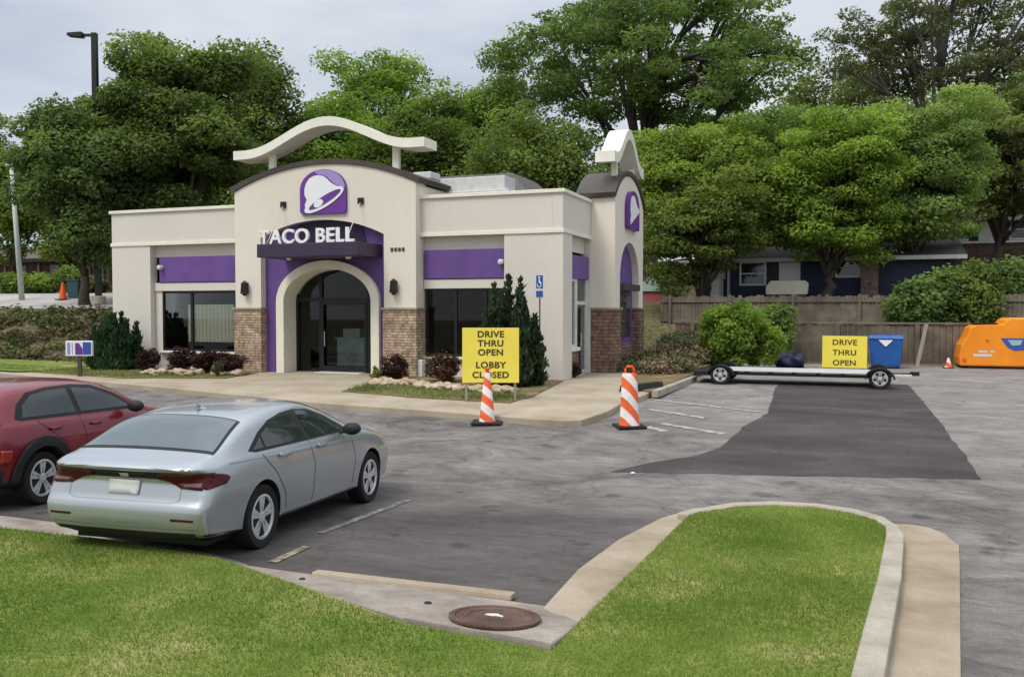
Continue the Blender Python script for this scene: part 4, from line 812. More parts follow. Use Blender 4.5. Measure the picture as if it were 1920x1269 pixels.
# rear screen, windscreen, side windows
patch(bvh, [(-.775, -.74), (.775, -.74), (.76, -.62), (.665, -.06), (-.665, -.06), (-.76, -.62)], 'top', .004, 'plastic', 'screen_surround', sed)
patch(bvh, [(-.745, -.70), (.745, -.70), (.73, -.60), (.64, -.09), (-.64, -.09), (-.73, -.60)], 'top', .008, 'carglass_grey', 'rear_window', sed)
patch(bvh, [(-.70, 2.56), (-.57, 1.60), (.57, 1.60), (.70, 2.56)], 'top', .006, 'carglass', 'windscreen', sed)
for sg in (1, -1):
    patch(bvh, [(-.22, 1.03), (.10, 1.19), (.40, 1.285), (.75, 1.335), (1.10, 1.350), (1.45, 1.325), (1.80, 1.235), (2.16, 1.08), (2.26, 1.015), (2.1, 1.005), (-.08, 1.005)], 'side', .004, 'plastic', 'window_trim', sed, sgn=sg)
    patch(bvh, [(-.13, 1.03), (.09, 1.14), (.09, 1.03)], 'side', .008, 'carglass', 'quarter_window', sed, sgn=sg)
    patch(bvh, [(.13, 1.03), (.13, 1.16), (.42, 1.26), (.74, 1.312), (.98, 1.325), (1.06, 1.03)], 'side', .008, 'carglass', 'rear_side_window', sed, sgn=sg)
    patch(bvh, [(1.17, 1.03), (1.09, 1.325), (1.24, 1.322), (1.45, 1.298), (1.78, 1.21), (2.08, 1.08), (2.12, 1.035)], 'side', .008, 'carglass', 'front_side_window', sed, sgn=sg)
    dr = strip(bvh, [(1.10, .99), (1.16, .75), (1.16, .40), (1.12, .32)], .010, 'side', .002, 'black', 'door_seam', sed, sg)
    strip(bvh, [(.02, .97), (.28, .74), (.48, .50), (.51, .34)], .010, 'side', .002, 'black', 'door_seam', sed, sg)
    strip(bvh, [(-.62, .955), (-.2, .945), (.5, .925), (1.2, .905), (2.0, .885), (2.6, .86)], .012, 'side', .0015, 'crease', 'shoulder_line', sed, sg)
    strip(bvh, [(2.25, .97), (2.30, .6), (2.26, .34)], .010, 'side', .002, 'black', 'door_seam', sed, sg)
    for y in (.34, 1.26):
        patch(bvh, [(y, .905), (y+.23, .90), (y+.23, .93), (y, .938)], 'side', .012, 'silver', 'door_handle', sed, sgn=sg, thick=.022, step=.03)
    patch(bvh, [(.36, .225), (2.46, .225), (2.46, .285), (.36, .285)], 'side', .010, 'plastic', 'sill', sed, sgn=sg, thick=.01, step=.1)
    m_ = MB(); m_.lathe([(.01, -.11), (.075, -.10), (.09, -.02), (.085, .05), (.04, .10)], 14, (0, 0, 0), 'y'); mo = m_.build('door_mirror', M['plastic'], sed, smooth=True); mo.location = (sg*1.0, 2.02, 1.05); mo.scale = (1.25, .8, .85)
    m_ = MB(); m_.box(-.10, .10, -.03, .04, -.03, .0); a_ = m_.build('mirror_arm', M['plastic'], mo); a_.location = (-sg*.1, 0, -.04)
# tail
def tail_half(s): return [(s*.36, .905), (s*.36, .85), (s*.50, .825), (s*.62, .765), (s*.83, .755), (s*.87, .81), (s*.87, .91), (s*.80, .92)]
patch(bvh, [(-.40, .91), (-.40, .845), (.40, .845), (.40, .91)], 'rear', .006, 'black', 'light_bar', sed, step=.03)
for s in (1, -1):
    patch(bvh, tail_half(s), 'rear', .008, 'taillight', 'tail_light', sed, step=.025, thick=.008)
    patch(bvh, [(-1.0, .76), (-1.0, .91), (-.90, .905), (-.72, .87), (-.66, .84), (-.74, .79)], 'side', .008, 'taillight', 'tail_light', sed, sgn=s, step=.025, thick=.008)
    patch(bvh, [(s*.60, .82), (s*.66, .785), (s*.82, .782), (s*.82, .825)], 'rear', .020, 'lens_grey', 'reverse_lamp', sed, step=.025)
    patch(bvh, [(s*.56, .475), (s*.56, .495), (s*.80, .495), (s*.80, .475)], 'rear', .006, 'taillight', 'reflector', sed, step=.03)
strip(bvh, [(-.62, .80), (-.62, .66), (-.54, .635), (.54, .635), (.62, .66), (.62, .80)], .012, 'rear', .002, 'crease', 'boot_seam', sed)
strip(bvh, [(-.82, .385), (-.45, .375), (0, .372), (.45, .375), (.82, .385)], .030, 'rear', .006, 'silver', 'bumper_trim', sed)
patch(bvh, [(-.74, .275), (.74, .275), (.78, .355), (-.78, .355)], 'rear', .010, 'plastic', 'rear_valance', sed)
for s in (1, -1): patch(bvh, [(-.98, .27), (-.42, .23), (-.42, .29), (-.98, .345)], 'side', .008, 'plastic', 'rear_valance', sed, sgn=s)
patch(bvh, [(-.045, .855), (.045, .855), (.05, .90), (-.05, .90)], 'rear', .012, 'chrome', 'badge', sed, step=.02)
patch(bvh, [(-.17, .69), (.17, .69), (.17, .825), (-.17, .825)], 'rear', .012, 'plate', 'licence_plate', sed, thick=.003)
ub = MB(); ub.box(-.74, .74, -.80, 3.5, .19, .24); ub.build('underbody', M['black'], sed)
f_ = MB(); f_.add([(-.02, -.06, 0), (.02, -.06, 0), (.025, .1, 0), (-.025, .1, 0), (0, -.07, .06), (0, .02, .03)], [(0, 1, 4), (1, 2, 5, 4), (3, 0, 4, 5), (2, 3, 5), (3, 2, 1, 0)]); a_ = f_.build('roof_antenna', M['silver'], sed); a_.location = (.05, .16, 1.405)

# ---- the red crossover beside it
SUV_POS = (-10.36, 8.15, -.475); SUV_H = R(5)
suv = empty('parked_car', SUV_POS, SUV_H, 'dark red crossover with black wheel arch cladding beside the silver sedan', 'car', None, R(-1.5)); suv.scale = (1, .9, 1)
S_ = [(-.80, .46, .95, 1.04, .66, .58, .46), (-.77, .36, 1.0, 1.12, .80, .74, .60), (-.70, .30, 1.03, 1.25, .86, .80, .63), (-.55, .27, 1.045, 1.42, .885, .82, .62), (-.32, .25, 1.05, 1.51, .895, .83, .61), (.0, .24, 1.05, 1.545, .90, .835, .60),
      (.5, .24, 1.045, 1.565, .90, .84, .60), (1.0, .24, 1.035, 1.555, .90, .84, .60), (1.4, .24, 1.03, 1.515, .90, .84, .605), (1.75, .24, 1.025, 1.40, .90, .84, .63), (2.1, .24, 1.01, 1.20, .90, .835, .69), (2.35, .24, .995, 1.085, .90, .83, .73), (2.75, .25, .96, 1.03, .89, .81, .72),
      (3.1, .28, .88, .94, .86, .77, .64), (3.28, .34, .75, .80, .76, .68, .52), (3.33, .42, .66, .69, .6, .54, .42)]
me, bvh = car_body(S_, (0, 2.6), .40, .5, M['red'])
body = link('body', me, [], suv, smooth=True); body.modifiers.new('e', 'EDGE_SPLIT').split_angle = R(35)
for x in (-.77, .77):
    for y in (0, 2.6): make_wheel(suv, x, y, .335, .22, 5, .235)
patch(bvh, [(-.60, 1.12), (.60, 1.12), (.52, 1.43), (-.52, 1.43)], 'rear', .008, 'carglass', 'rear_window', suv)
patch(bvh, [(-.68, 2.25), (-.58, 1.52), (.58, 1.52), (.68, 2.25)], 'top', .006, 'carglass', 'windscreen', suv)
for sg in (1, -1):
    patch(bvh, [(-.40, 1.10), (-.30, 1.27), (-.08, 1.405), (.3, 1.455), (.8, 1.47), (1.2, 1.445), (1.6, 1.32), (2.0, 1.10), (2.02, 1.075), (-.30, 1.075)], 'side', .004, 'plastic', 'window_trim', suv, sgn=sg)
    patch(bvh, [(-.28, 1.11), (-.22, 1.25), (-.02, 1.37), (.3, 1.415), (.66, 1.425), (.70, 1.11)], 'side', .008, 'carglass', 'rear_side_window', suv, sgn=sg)
    patch(bvh, [(.80, 1.11), (.76, 1.425), (1.15, 1.40), (1.55, 1.28), (1.88, 1.11)], 'side', .008, 'carglass', 'front_side_window', suv, sgn=sg)
    a0 = arc(0, .335, .545, .53, 0, 180, 18); a1 = arc(0, .335, .405, .405, 180, 0, 18)
    patch(bvh, a0+[(-.66, .42), (-.66, .30), (-.41, .30)]+a1, 'side', .010, 'plastic', 'wheel_arch', suv, sgn=sg, thick=.02, step=.06)
    patch(bvh, [(p[0]+2.6, p[1]) for p in a0+a1], 'side', .010, 'plastic', 'wheel_arch', suv, sgn=sg, thick=.02, step=.06)
    patch(bvh, [(.42, .26), (2.18, .26), (2.18, .47), (.42, .47)], 'side', .010, 'plastic', 'sill', suv, sgn=sg, thick=.015, step=.1)
    strip(bvh, [(.74, 1.07), (.80, .8), (.78, .42)], .010, 'side', .002, 'black', 'door_seam', suv, sg)
    strip(bvh, [(-.05, 1.06), (.14, .92), (.40, .75), (.50, .5)], .010, 'side', .002, 'black', 'door_seam', suv, sg)
    for y in (.12, .92): patch(bvh, [(y, .925), (y+.2, .92), (y+.2, .95), (y, .958)], 'side', .012, 'red', 'door_handle', suv, sgn=sg, thick=.022, step=.03)
    patch(bvh, [(sg*.52, .56), (sg*.52, .72), (sg*.84, .74), (sg*.84, .58)], 'rear', .012, 'redlens', 'tail_light', suv, step=.04, thick=.01)
    patch(bvh, [(-.70, .60), (-.70, .75), (-.55, .74), (-.56, .60)], 'side', .012, 'redlens', 'tail_light', suv, sgn=sg, step=.03, thick=.01)
    patch(bvh, [(sg*.42, 1.0), (sg*.42, 1.05), (sg*.78, 1.06), (sg*.78, 1.02)], 'rear', .01, 'taillight', 'upper_tail_light', suv, step=.04)
    m_ = MB(); m_.lathe([(.01, -.11), (.08, -.10), (.10, -.02), (.09, .05), (.04, .10)], 14, (0, 0, 0), 'y'); mo = m_.build('door_mirror', M['plastic'], suv, smooth=True); mo.location = (sg*.98, 1.75, 1.12); mo.scale = (1.2, .8, .85)
patch(bvh, [(-.82, .33), (.82, .33), (.84, .52), (-.84, .52)], 'rear', .010, 'plastic', 'rear_valance', suv, thick=.015)
ub = MB(); ub.box(-.74, .74, -.70, 3.1, .20, .28); ub.build('underbody', M['black'], suv)

# ================================================================== street furniture and small things
def atY(px, py, Y):
    a = at(px, py, 1.0); r = a-Vector((0, 0, CZ)); return Vector((0, 0, CZ))+r*(Y/r.y)
def gat(px, py, dz=.14):
    d = 20.0
    for _ in range(40):
        q = at(px, py, d); err = q.z-(prof(q.y)+dz); d += err/(CZ+.5)*d*.9
    q = at(px, py, d); return (q.x, q.y, prof(q.y)+dz)
# traffic cone and channelising post
cn_ = empty('traffic_cone', (-6.6, 15.93, prof(15.93)), .3, 'slim tapered orange and white traffic cone in front of the yellow lobby sign', 'traffic cone', 'cones along the restaurant kerb')
q = MB(); q.box(-.30, .30, -.30, .30, 0, .05); q.build('base', M['charcoal'], cn_, bevel=.015)
q = MB(); q.lathe([(.165, .05), (.15, .10), (.062, .98), (.05, 1.0)], 28); q.build('body', M['conestripe'], cn_, smooth=True).modifiers.new('e', 'EDGE_SPLIT').split_angle = R(40)
q = MB(); q.lathe([(.05, 1.0), (.035, 1.01), (.035, 1.05), (.06, 1.06), (.06, 1.09), (.02, 1.1)], 16); q.build('grip', M['coneorange'], cn_)
c2 = empty('traffic_cone', (-3.83, 16.25, prof(16.25)), .5, 'straight-sided orange and white marker post with a handle near the kerb corner', 'traffic cone', 'cones along the restaurant kerb')
q = MB(); q.box(-.27, .27, -.27, .27, 0, .05); q.build('base', M['charcoal'], c2, bevel=.015)
q = MB(); q.lathe([(.20, .05), (.185, .10), (.165, .50), (.145, .98), (.13, 1.02)], 28); q.build('body', M['drumstripe'], c2, smooth=True).modifiers.new('e', 'EDGE_SPLIT').split_angle = R(40)
q = MB(); q.tube([(-.08, 0, 1.0), (-.085, 0, 1.10), (-.05, 0, 1.15), (.05, 0, 1.15), (.085, 0, 1.10), (.08, 0, 1.0)], .022, 8); q.build('handle', M['coneorange'], c2, smooth=True)
c3 = empty('traffic_cone', at(1778, 691, 29.4), 0, 'tiny red and white cone beside the orange machine', 'traffic cone'); c3.location.z = 0
q = MB(); q.box(-.16, .16, -.16, .16, 0, .03); q.build('base', M['charcoal'], c3)
q = MB(); q.lathe([(.12, .03), (.03, .34), (.01, .35)], 16); q.build('body', M['conestripe'], c3)
p = at(118, 546, 43); c4 = empty('traffic_cone', (p.x, p.y, terrain(p.x, p.y)+.03), 0, 'distant orange cone on the upper road in front of the brown-roofed house', 'traffic cone')
q = MB(); q.box(-.26, .26, -.26, .26, 0, .05); q.build('base', M['charcoal'], c4)
q = MB(); q.lathe([(.2, .05), (.05, .85), (.02, .86)], 16); q.build('body', M['coneorange'], c4)
# yellow signs
def yellow_sign(loc, rz, w, h, foot, lines, sizes, label, lean=0.0, legx=.86):
    s = empty('yellow_sign', loc, rz, label, 'sign', None, lean)
    q = MB(); q.box(-w/2, w/2, -.012, .012, foot, foot+h); q.build('panel', M['yellow'], s, bevel=.004)
    for x in (-1, 1):
        q = MB(); q.box(x*w/2*legx-.025, x*w/2*legx+.025, .0125, .05, -.05, foot+h*.97); q.build('leg', M['palewood'], s, bevel=.004)
    for body, z, sz in lines:
        t = text_mesh(body, sz, .002, 'lettering', M['ink'], s, offset=.006, squeeze=1.08, spacing=1.08); t.location = (0, -.0145, foot+z*h)
    return s
p = gat(920, 750, .15)
yellow_sign(p, R(21), 1.24, 1.20, .38, [('DRIVE', .83, .19), ('THRU', .665, .19), ('OPEN', .50, .19), ('LOBBY', .27, .19), ('CLOSED', .09, .19)], 0,
            'yellow panel sign on two legs reading DRIVE THRU OPEN LOBBY CLOSED', R(-2))
p = at(1583, 690, 29.3)
yellow_sign((p.x, p.y, 0), R(-3), 1.40, 1.06, .02, [('DRIVE', .72, .25), ('THRU', .40, .25), ('OPEN', .08, .25)], 0, 'yellow sign reading DRIVE THRU OPEN standing behind the low trailer', R(-2))
# accessible parking sign
sg_ = empty('parking_sign', gat(1012, 722, .14), R(8), 'blue and white accessible parking sign on a thin post at the corner pier', 'sign'); sg_.scale = (.72, 1, 1)
q = MB(); q.tube([(0, 0, -.1), (0, 0, 2.75)], .025, 8); q.build('post', M['bronze'], sg_)
q = MB(); q.box(-.13, .13, -.04, -.03, 2.22, 2.80); q.build('panel', M['offwhite'], sg_, bevel=.003)
q = MB(); q.box(-.12, .12, -.046, -.041, 2.46, 2.79).box(-.12, .12, -.046, -.041, 2.24, 2.40); pb = q.build('blue_field', M['signblue'], sg_)
q = MB(); q.lathe([(.028, -.052), (.028, -.047)], 12, (-.01, 0, 2.74), 'y'); q.box(-.025, .015, -.052, -.047, 2.60, 2.70).box(.015, .07, -.052, -.047, 2.58, 2.62)
q.prism(arc(-.01, 2.555, .075, .075, 170, 400, 20)+arc(-.01, 2.555, .055, .055, 400, 170, 20), 'y', -.052, -.047); q.build('wheelchair_symbol', M['white'], pb)
# directional sign by the verge
p = Vector(gat(150, 703, .17)); ds = empty('directional_sign', (p.x, p.y, p.z), R(28), 'small purple and white directional sign on a post in the grass strip', 'sign')
q = MB(); q.box(-.05, .05, -.04, .04, -.1, .62); q.build('post', M['bronze'], ds)
q = MB(); q.box(-.37, .37, -.06, .06, .56, 1.0); pn = q.build('panel', M['white'], ds, bevel=.012)
q = MB(); q.box(-.32, -.24, -.066, -.061, .61, .95).box(-.19, -.17, -.066, -.061, .61, .95); q.build('bars', M['lilac'], pn)
q = MB(); q.prism([(-.10, .60), (.10, .60), (.10, .78), (.0, .94), (-.10, .94)], 'y', -.066, -.061); q.build('purple_field', M['violet'], pn)
q = MB(); q.box(.11, .34, -.066, -.061, .60, .96); q.build('dark_field', M['signblue'], pn)
# manhole lid, bars and holes on the inlet slab, kerb bar
mh = MB(); mh.lathe([(.335, 0), (.345, .018), (.345, .03), (.30, .032), (.295, .022), (.285, .03), (.20, .031), (.195, .024), (.10, .030), (0.001, .030)], 48)
mz = empty('manhole_cover', (-2.44, 6.03, prof(6.03)+APRON(0, 6.03)-.002), R(0), 'round rusty brown manhole cover set in the concrete drain slab', 'manhole', None, R(-6.8)); mh.build('lid', M['rust'], mz)
q = MB()
q.prism([(-.09, -.03), (-.02, -.04), (.03, -.02), (.09, -.035), (.085, .01), (.03, .03), (.02, .06), (-.03, .045), (-.08, .02)], 'z', .0315, .036); pm_ = q.build('paint_mark', M['offwhite'], mz); pm_.scale = (.8, .8, 1)
kb = MB(); kb.prism([(-.07, 0), (.07, 0), (.06, .045), (-.05, .05)], 'y', -.96, .96)
k_ = kb.build('kerb_bar', M['concrete'], bevel=.012); k_.location = (-3.55, 6.80, prof(6.8)+.012); k_.rotation_euler = (0, 0, R(91.5)); tag(k_, 'long low concrete bar along the edge of the drain slab', 'kerb')
for x, y, r_ in ((-3.1, 6.24, .035), (-4.47, 6.52, .03)):
    q = MB(); q.lathe([(r_, 0), (r_*.8, .012)], 10); o = q.build('slab_bolt', M['black']); o.location = (x, y, prof(y)+APRON(x, y)-.001); tag(o, 'small dark bolt plug in the drain slab '+('near the manhole cover' if x > -4 else 'near the silver sedan'), 'bolt')
q = MB(); q.add([(-.10, -.04, .0), (.09, -.05, .015), (.11, .03, .0), (.0, .06, .05), (-.09, .05, .02), (0, 0, .055)], [(0, 1, 5), (1, 2, 5), (2, 3, 5), (3, 4, 5), (4, 0, 5), (4, 3, 2, 1, 0)])
o = q.build('litter', M['white']); o.scale = (.38, .38, .35); o.location = (-2.95, 12.76, prof(12.76)+.006); tag(o, 'crumpled white scrap of litter at the tip of the dark asphalt patch', 'litter')
# dark block added as kerb shadow, and white kerb edge at the side bed
ws_ = MB(); ws_.prism([(-.14, 0), (.14, 0), (.09, .15), (-.09, .15)], 'y', -.8, .8); o = ws_.build('shadow_block', M['charcoal'], bevel=.015); o.location = (-4.62, 20.9, prof(21)+.14); o.rotation_euler = (0, 0, R(-20)); tag(o, 'black block put in as kerb shadow at the corner of the side bed', 'shadow block')
ke = MB(); ke.box(-.08, .08, -2.4, 2.4, 0, .17); o = ke.build('kerb_edge', M['curb'], bevel=.02); o.location = (-4.10, 22.6, prof(22.6)+.002); o.rotation_euler = (0, 0, R(-1.5)); tag(o, 'pale concrete kerb edging the dry side bed', 'kerb')
# low flatbed trailer at the back of the lot
y0 = 24.35; xa, xb = -3.95, 1.55
tr = empty('flatbed_trailer', ((xa+xb)/2, y0, prof(y0)), 0, 'low white flatbed trailer with two alloy wheels in view and a tow bar', 'trailer')
hx = (xb-xa)/2
q = MB(); q.box(-hx+.7, hx-.55, -.02, 1.5, .355, .38); q.build('deck', M['dullwhite'], tr, bevel=.01)
q = MB(); q.box(-hx+.6, hx-.6, .03, .10, .25, .328).box(-hx+.6, hx-.6, 1.35, 1.42, .25, .328)
for k in range(7): q.box(-hx+.7+k*.62, -hx+.78+k*.62, .1, 1.35, .26, .32)
q.build('chassis', M['black'], tr)
for cx, in ((-2.0,), (1.98,)):
    q = MB(); q.prism(arc(cx, .25, .36, .28, 0, 180, 16)+arc(cx, .25, .32, .24, 180, 0, 16), 'y', -.28, -.02); q.build('mudguard', M['black'], tr)
    wh = make_wheel(tr, .001, 0, .27, .17, 5, .185); wh.rotation_euler = (0, 0, R(-90)); wh.location = (cx, -.15, .27)
    wh = make_wheel(tr, 0, 0, .27, .17, 5, .185); wh.rotation_euler = (0, 0, R(-90)); wh.location = (cx, 1.6, .27)
q = MB(); q.tube([(hx-.6, .3, .30), (hx+.02, .7, .34)], .035, 8).tube([(hx-.6, 1.1, .30), (hx+.02, .7, .34)], .035, 8).box(hx-.02, hx+.2, .64, .76, .30, .40); q.build('tow_bar', M['black'], tr)
q = MB(); q.box(-hx, -hx+.62, .0, 1.4, .22, .36); q.build('tail_beam', M['black'], tr, bevel=.02)
q = MB(); q.box(hx-.54, hx-.02, .0, .06, .30, .37); q.build('front_beam', M['offwhite'], tr, bevel=.01)
# blue bin, bags, board, orange machine
p = at(1661, 691, 29.6); bl = empty('blue_bin', (p.x, p.y, 0), R(-4), 'blue wheeled bin with a white triangle emblem by the yellow sign', 'bin')
q = MB(); q.add([(-.44, -.36, .06), (.44, -.36, .06), (.44, .36, .06), (-.44, .36, .06), (-.52, -.44, .98), (.52, -.44, .98), (.52, .44, .98), (-.52, .44, .98)], [(3, 2, 1, 0), (4, 5, 6, 7), (0, 1, 5, 4), (1, 2, 6, 5), (2, 3, 7, 6), (3, 0, 4, 7)]); q.build('body', M['blue'], bl, bevel=.03)
q = MB(); q.prism([(-.48, .985), (.5, .985), (.47, 1.06), (.25, 1.10), (-.40, 1.10)], 'x', -.54, .54); q.build('lid', M['blue'], bl, bevel=.02)
q = MB(); q.prism([(-.22, .95), (.22, .95), (.02, .74), (-.02, .74)], 'y', -.46, -.445); q.build('emblem', M['white'], bl)
for x in (-.36, .36): q = MB(); q.lathe([(.1, -.05), (.1, .05)], 16, (x, .3, .1), 'x'); q.build('wheel', M['tyre'], bl)
p = at(1481, 690, 29.8); ng = empty('rubbish_bag', (p.x, p.y, 0), 0, 'heap of dark navy rubbish bags beside the light green bush', 'bag')
g = np.random.default_rng(4)
def lump(name, m, parent, c, r, sz, seed, rough_=.18):
    bm = bmesh.new(); bmesh.ops.create_icosphere(bm, subdivisions=3, radius=1); gg = np.random.default_rng(seed); ph = gg.random((4, 3))*6
    for v in bm.verts:
        n = v.co.normalized(); k = 1+rough_*sum(math.sin(3*(n.x*math.cos(a)+n.y*math.sin(b)+n.z)+cc) for a, b, cc in ph)/2
        v.co = Vector((n.x*r*k, n.y*r*k, n.z*sz*k)); v.co += Vector(c)
    me = bpy.data.meshes.new(name); bm.to_mesh(me); bm.free(); return link(name, me, m, parent, smooth=True)
for k, (x, z, r_) in enumerate(((-.2, .24, .30), (.22, .22, .28))): lump('bag', M['navybag'], ng, (x, 0, z), r_, .26, k)
p = at(1722, 690, 29.6); o = MB().box(-.06, .06, -.02, .02, 0, 1.5).build('leaning_board', M['palewood'], bevel=.004); o.location = (p.x-.05, p.y, .0); o.rotation_euler = (R(-6), R(11), 0); tag(o, 'pale narrow board leaning in front of the timber wall', 'board')
p = at(1798, 691, 29.4); om = empty('orange_machine', (p.x, p.y, 0), R(2), 'bright orange towable machine with a rounded cowl and blue emblem', 'machine')
prof_ = [(0.03, .08), (.0, .35), (.06, .78), (.20, 1.02), (.32, 1.36), (.46, 1.44), (1.28, 1.46), (1.36, 1.60), (1.50, 1.68), (2.3, 1.68), (2.9, 1.5), (3.0, .9), (3.0, .08)]
q = MB(); q.prism(prof_, 'y', 0, 1.5); q.build('cowl', M['orange'], om, bevel=.05)
q = MB(); q.box(.42, .98, -.008, -.002, .40, .49).box(.56, .84, -.008, -.002, .53, .60).box(.92, 1.06, -.008, -.002, .55, .60); q.build('grey_decal', M['offwhite'], om)
q = MB(); q.prism([(1.22, 1.02), (2.2, 1.02), (2.1, .66), (1.62, .60), (1.42, .72)], 'y', -.008, -.002); em = q.build('emblem', M['signblue'], om)
q = MB(); q.prism([(1.42, .96), (1.86, .96), (1.80, .80), (1.56, .78)], 'y', -.014, -.009); q.build('emblem_centre', M['mint'], em)
q = MB(); q.box(.78, .88, -.008, -.002, .88, .98).box(.10, .22, -.008, -.002, .20, .34); q.build('warning_mark', M['orangedark'], om)
q = MB(); q.box(.3, 2.9, .1, 1.4, 0, .08); q.build('skid', M['black'], om)
q = MB(); q.box(.5, 1.2, .3, 1.2, 1.462, 1.50); q.build('vent', M['black'], om)
# meter box by the right bed
q = MB(); q.box(-.16, .16, -.12, .12, 0, .5); o = q.build('utility_box', M['offwhite'], bevel=.02); o.location = gat(786, 707, .12); tag(o, 'small grey utility box between two low bushes at the wall', 'box')

# light poles
p = at(185, 560, 39.3); lp_ = empty('street_lamp', (p.x, p.y, terrain(p.x, p.y)), YAW, 'tall dark lamp post with one flat arm rising beside the big tree', 'lamp post')
h = at(185, 68, 39.3).z-terrain(p.x, p.y)
q = MB(); q.box(-.11, .11, -.11, .11, 0, h); q.build('pole', M['poledark'], lp_)
q = MB(); q.lathe([(.3, -.2), (.3, .35), (.26, .42)], 16); q.build('base', M['curb'], lp_)
q = MB(); q.box(-.55, -.11, -.06, .06, h-.14, h-.04); q.build('arm', M['poledark'], lp_)
q = MB(); q.prism([(-1.15, h-.14), (-.5, h-.2), (-.5, h+.03), (-1.15, h-.02)], 'y', -.18, .18); q.build('lamp_head', M['poledark'], lp_, bevel=.02)
p = at(41, 540, 44); wp = empty('utility_pole', (p.x, p.y, terrain(p.x, p.y)), YAW, 'thin pale pole leaning slightly at the far left edge', 'pole')
tp_ = at(21, 312, 44)-Vector((p.x, p.y, terrain(p.x, p.y))); tl = Matrix.Rotation(-YAW, 3, 'Z') @ tp_
q = MB(); q.tube([(0, 0, -.1), tl], [.14, .09], 10); q.build('pole', M['polewhite'], wp, smooth=True)
q = MB(); q.box(tl.x-.25, tl.x+.12, tl.y-.12, tl.y+.12, tl.z, tl.z+.16); q.build('lamp_head', M['polewhite'], wp, bevel=.02)
p = at(145, 543, 44); o = MB().box(-.35, .35, -.3, .3, 0, .85).box(-.38, .38, -.33, .33, .85, .92).build('refuse_bin', M['teal'], bevel=.02); o.location = (p.x, p.y, terrain(p.x, p.y)+.02); tag(o, 'teal refuse bin behind the distant orange cone', 'bin')

# fences
def plank_fence(name, x0, x1, y, zb, zt, m, label, post_step=2.4, rail_side=-1, pw=.145, seed=2, jag=.03):
    g = np.random.default_rng(seed); f = empty(name, ((x0+x1)/2, y, zb), 0, label, 'fence'); cx = (x0+x1)/2
    q = MB(); x = x0
    while x < x1:
        w_ = pw*(.92+.1*g.random()); a = g.normal()*.006; q.box(x-cx, x-cx+w_-.012, a, a+.022, -.15, zt-zb+g.normal()*jag); x += w_
    q.build('planks', M[m], f)
    x = x0+.4
    while x < x1:
        q = MB(); q.box(x-cx-.05, x-cx+.05, -.11, -.012, -.3, zt-zb+.06); q.build('post', M[m], f, bevel=.006); x += post_step
    for z in (.25, .85): q = MB(); q.box(x0-cx, x1-cx, -.055, -.014, (zt-zb)*z-.045, (zt-zb)*z+.045); q.build('rail', M[m], f)
    return f
plank_fence('plank_fence', -7.2, 15, 36.0, 1.2, 2.48, 'wood', 'long weathered grey plank fence on top of the timber wall', seed=3)
rw = empty('timber_wall', (3, 33.9, 0), 0, 'dark brown timber retaining wall at the back of the parking lot', 'wall')
q = MB(); g = np.random.default_rng(9)
x = -9.2
while x < 11:
    w_ = .20; q.box(x, x+w_-.012, g.normal()*.008, .12, -.2, 1.40+g.normal()*.02); x += w_
q.build('boards', M['wood2'], rw)
q = MB(); q.box(-9.3, 11, -.05, .25, 1.43, 1.50); q.build('cap_rail', M['wood'], rw, bevel=.01)
for k in range(8):
    q = MB(); q.box(-8.6+k*2.6, -8.45+k*2.6, -.14, -.03, -.2, 1.425); q.build('post', M['wood2'], rw, bevel=.01)

# ================================================================== houses behind
def win(parent, x, z, w_, h_, yf, org, bars=1):
    q = MB(); t_ = .09
    q.box(x-w_/2-t_, x+w_/2+t_, yf-.05, yf-.001, z-h_/2-t_, z-h_/2).box(x-w_/2-t_, x+w_/2+t_, yf-.05, yf-.001, z+h_/2, z+h_/2+t_).box(x-w_/2-t_, x-w_/2, yf-.05, yf-.001, z-h_/2, z+h_/2).box(x+w_/2, x+w_/2+t_, yf-.05, yf-.001, z-h_/2, z+h_/2)
    q.box(x-w_/2, x+w_/2, yf-.04, yf-.001, z-.03, z+.03)
    f = q.build('window', M['white'], parent, world=True)
    q = MB(); q.box(x-w_/2, x+w_/2, yf-.02, yf-.010, z-h_/2, z+h_/2); q.build('pane', M['carglass'], f, world=True)
def pxx(px, Y): return atY(px, 578, Y).x
def pzz(px, py, Y): return atY(px, py, Y).z
# navy house just behind the fence
Y1 = 43.0; xa, xb = pxx(1352, Y1), pxx(1790, Y1); ze = pzz(1445, 489, Y1); h1 = empty('navy_house', ((xa+xb)/2, Y1+3, 2.4), 0, 'navy blue house with white window frames and a brick chimney behind the fence', 'house')
def hb(mb, name, m, parent=None, **k): return mb.build(name, M[m], parent or h1, world=True, **k)
q = MB(); q.box(xa, xb, Y1, Y1+7, 1.8, ze); hb(q, 'wall', 'navy')
q = MB()
for k in range(12): q.box(xa, xb, Y1-.012, Y1-.001, ze-.15-k*.18, ze-.14-k*.18)
hb(q, 'siding', 'navy')
q = MB(); q.prism([(Y1-.5, ze-.02), (Y1+3.5, ze+1.05), (Y1+7.5, ze-.02), (Y1+7.5, ze+.1), (Y1+3.5, ze+1.2), (Y1-.5, ze+.1)], 'x', xa-.4, xb+.4); rf = hb(q, 'roof', 'shingle')
for x in (xa+.01, xb-.13): q = MB(); q.prism([(Y1, ze), (Y1+7, ze), (Y1+3.5, ze+.95)], 'x', x, x+.12); hb(q, 'gable', 'navy')
q = MB(); q.box(xa-.4, xb+.4, Y1-.56, Y1-.505, ze-.08, ze+.1); hb(q, 'fascia', 'offwhite')
win(h1, pxx(1411, Y1), pzz(1411, 513, Y1), 1.05, .95, Y1, None); win(h1, pxx(1590, Y1), pzz(1590, 502, Y1), .95, .72, Y1, None)
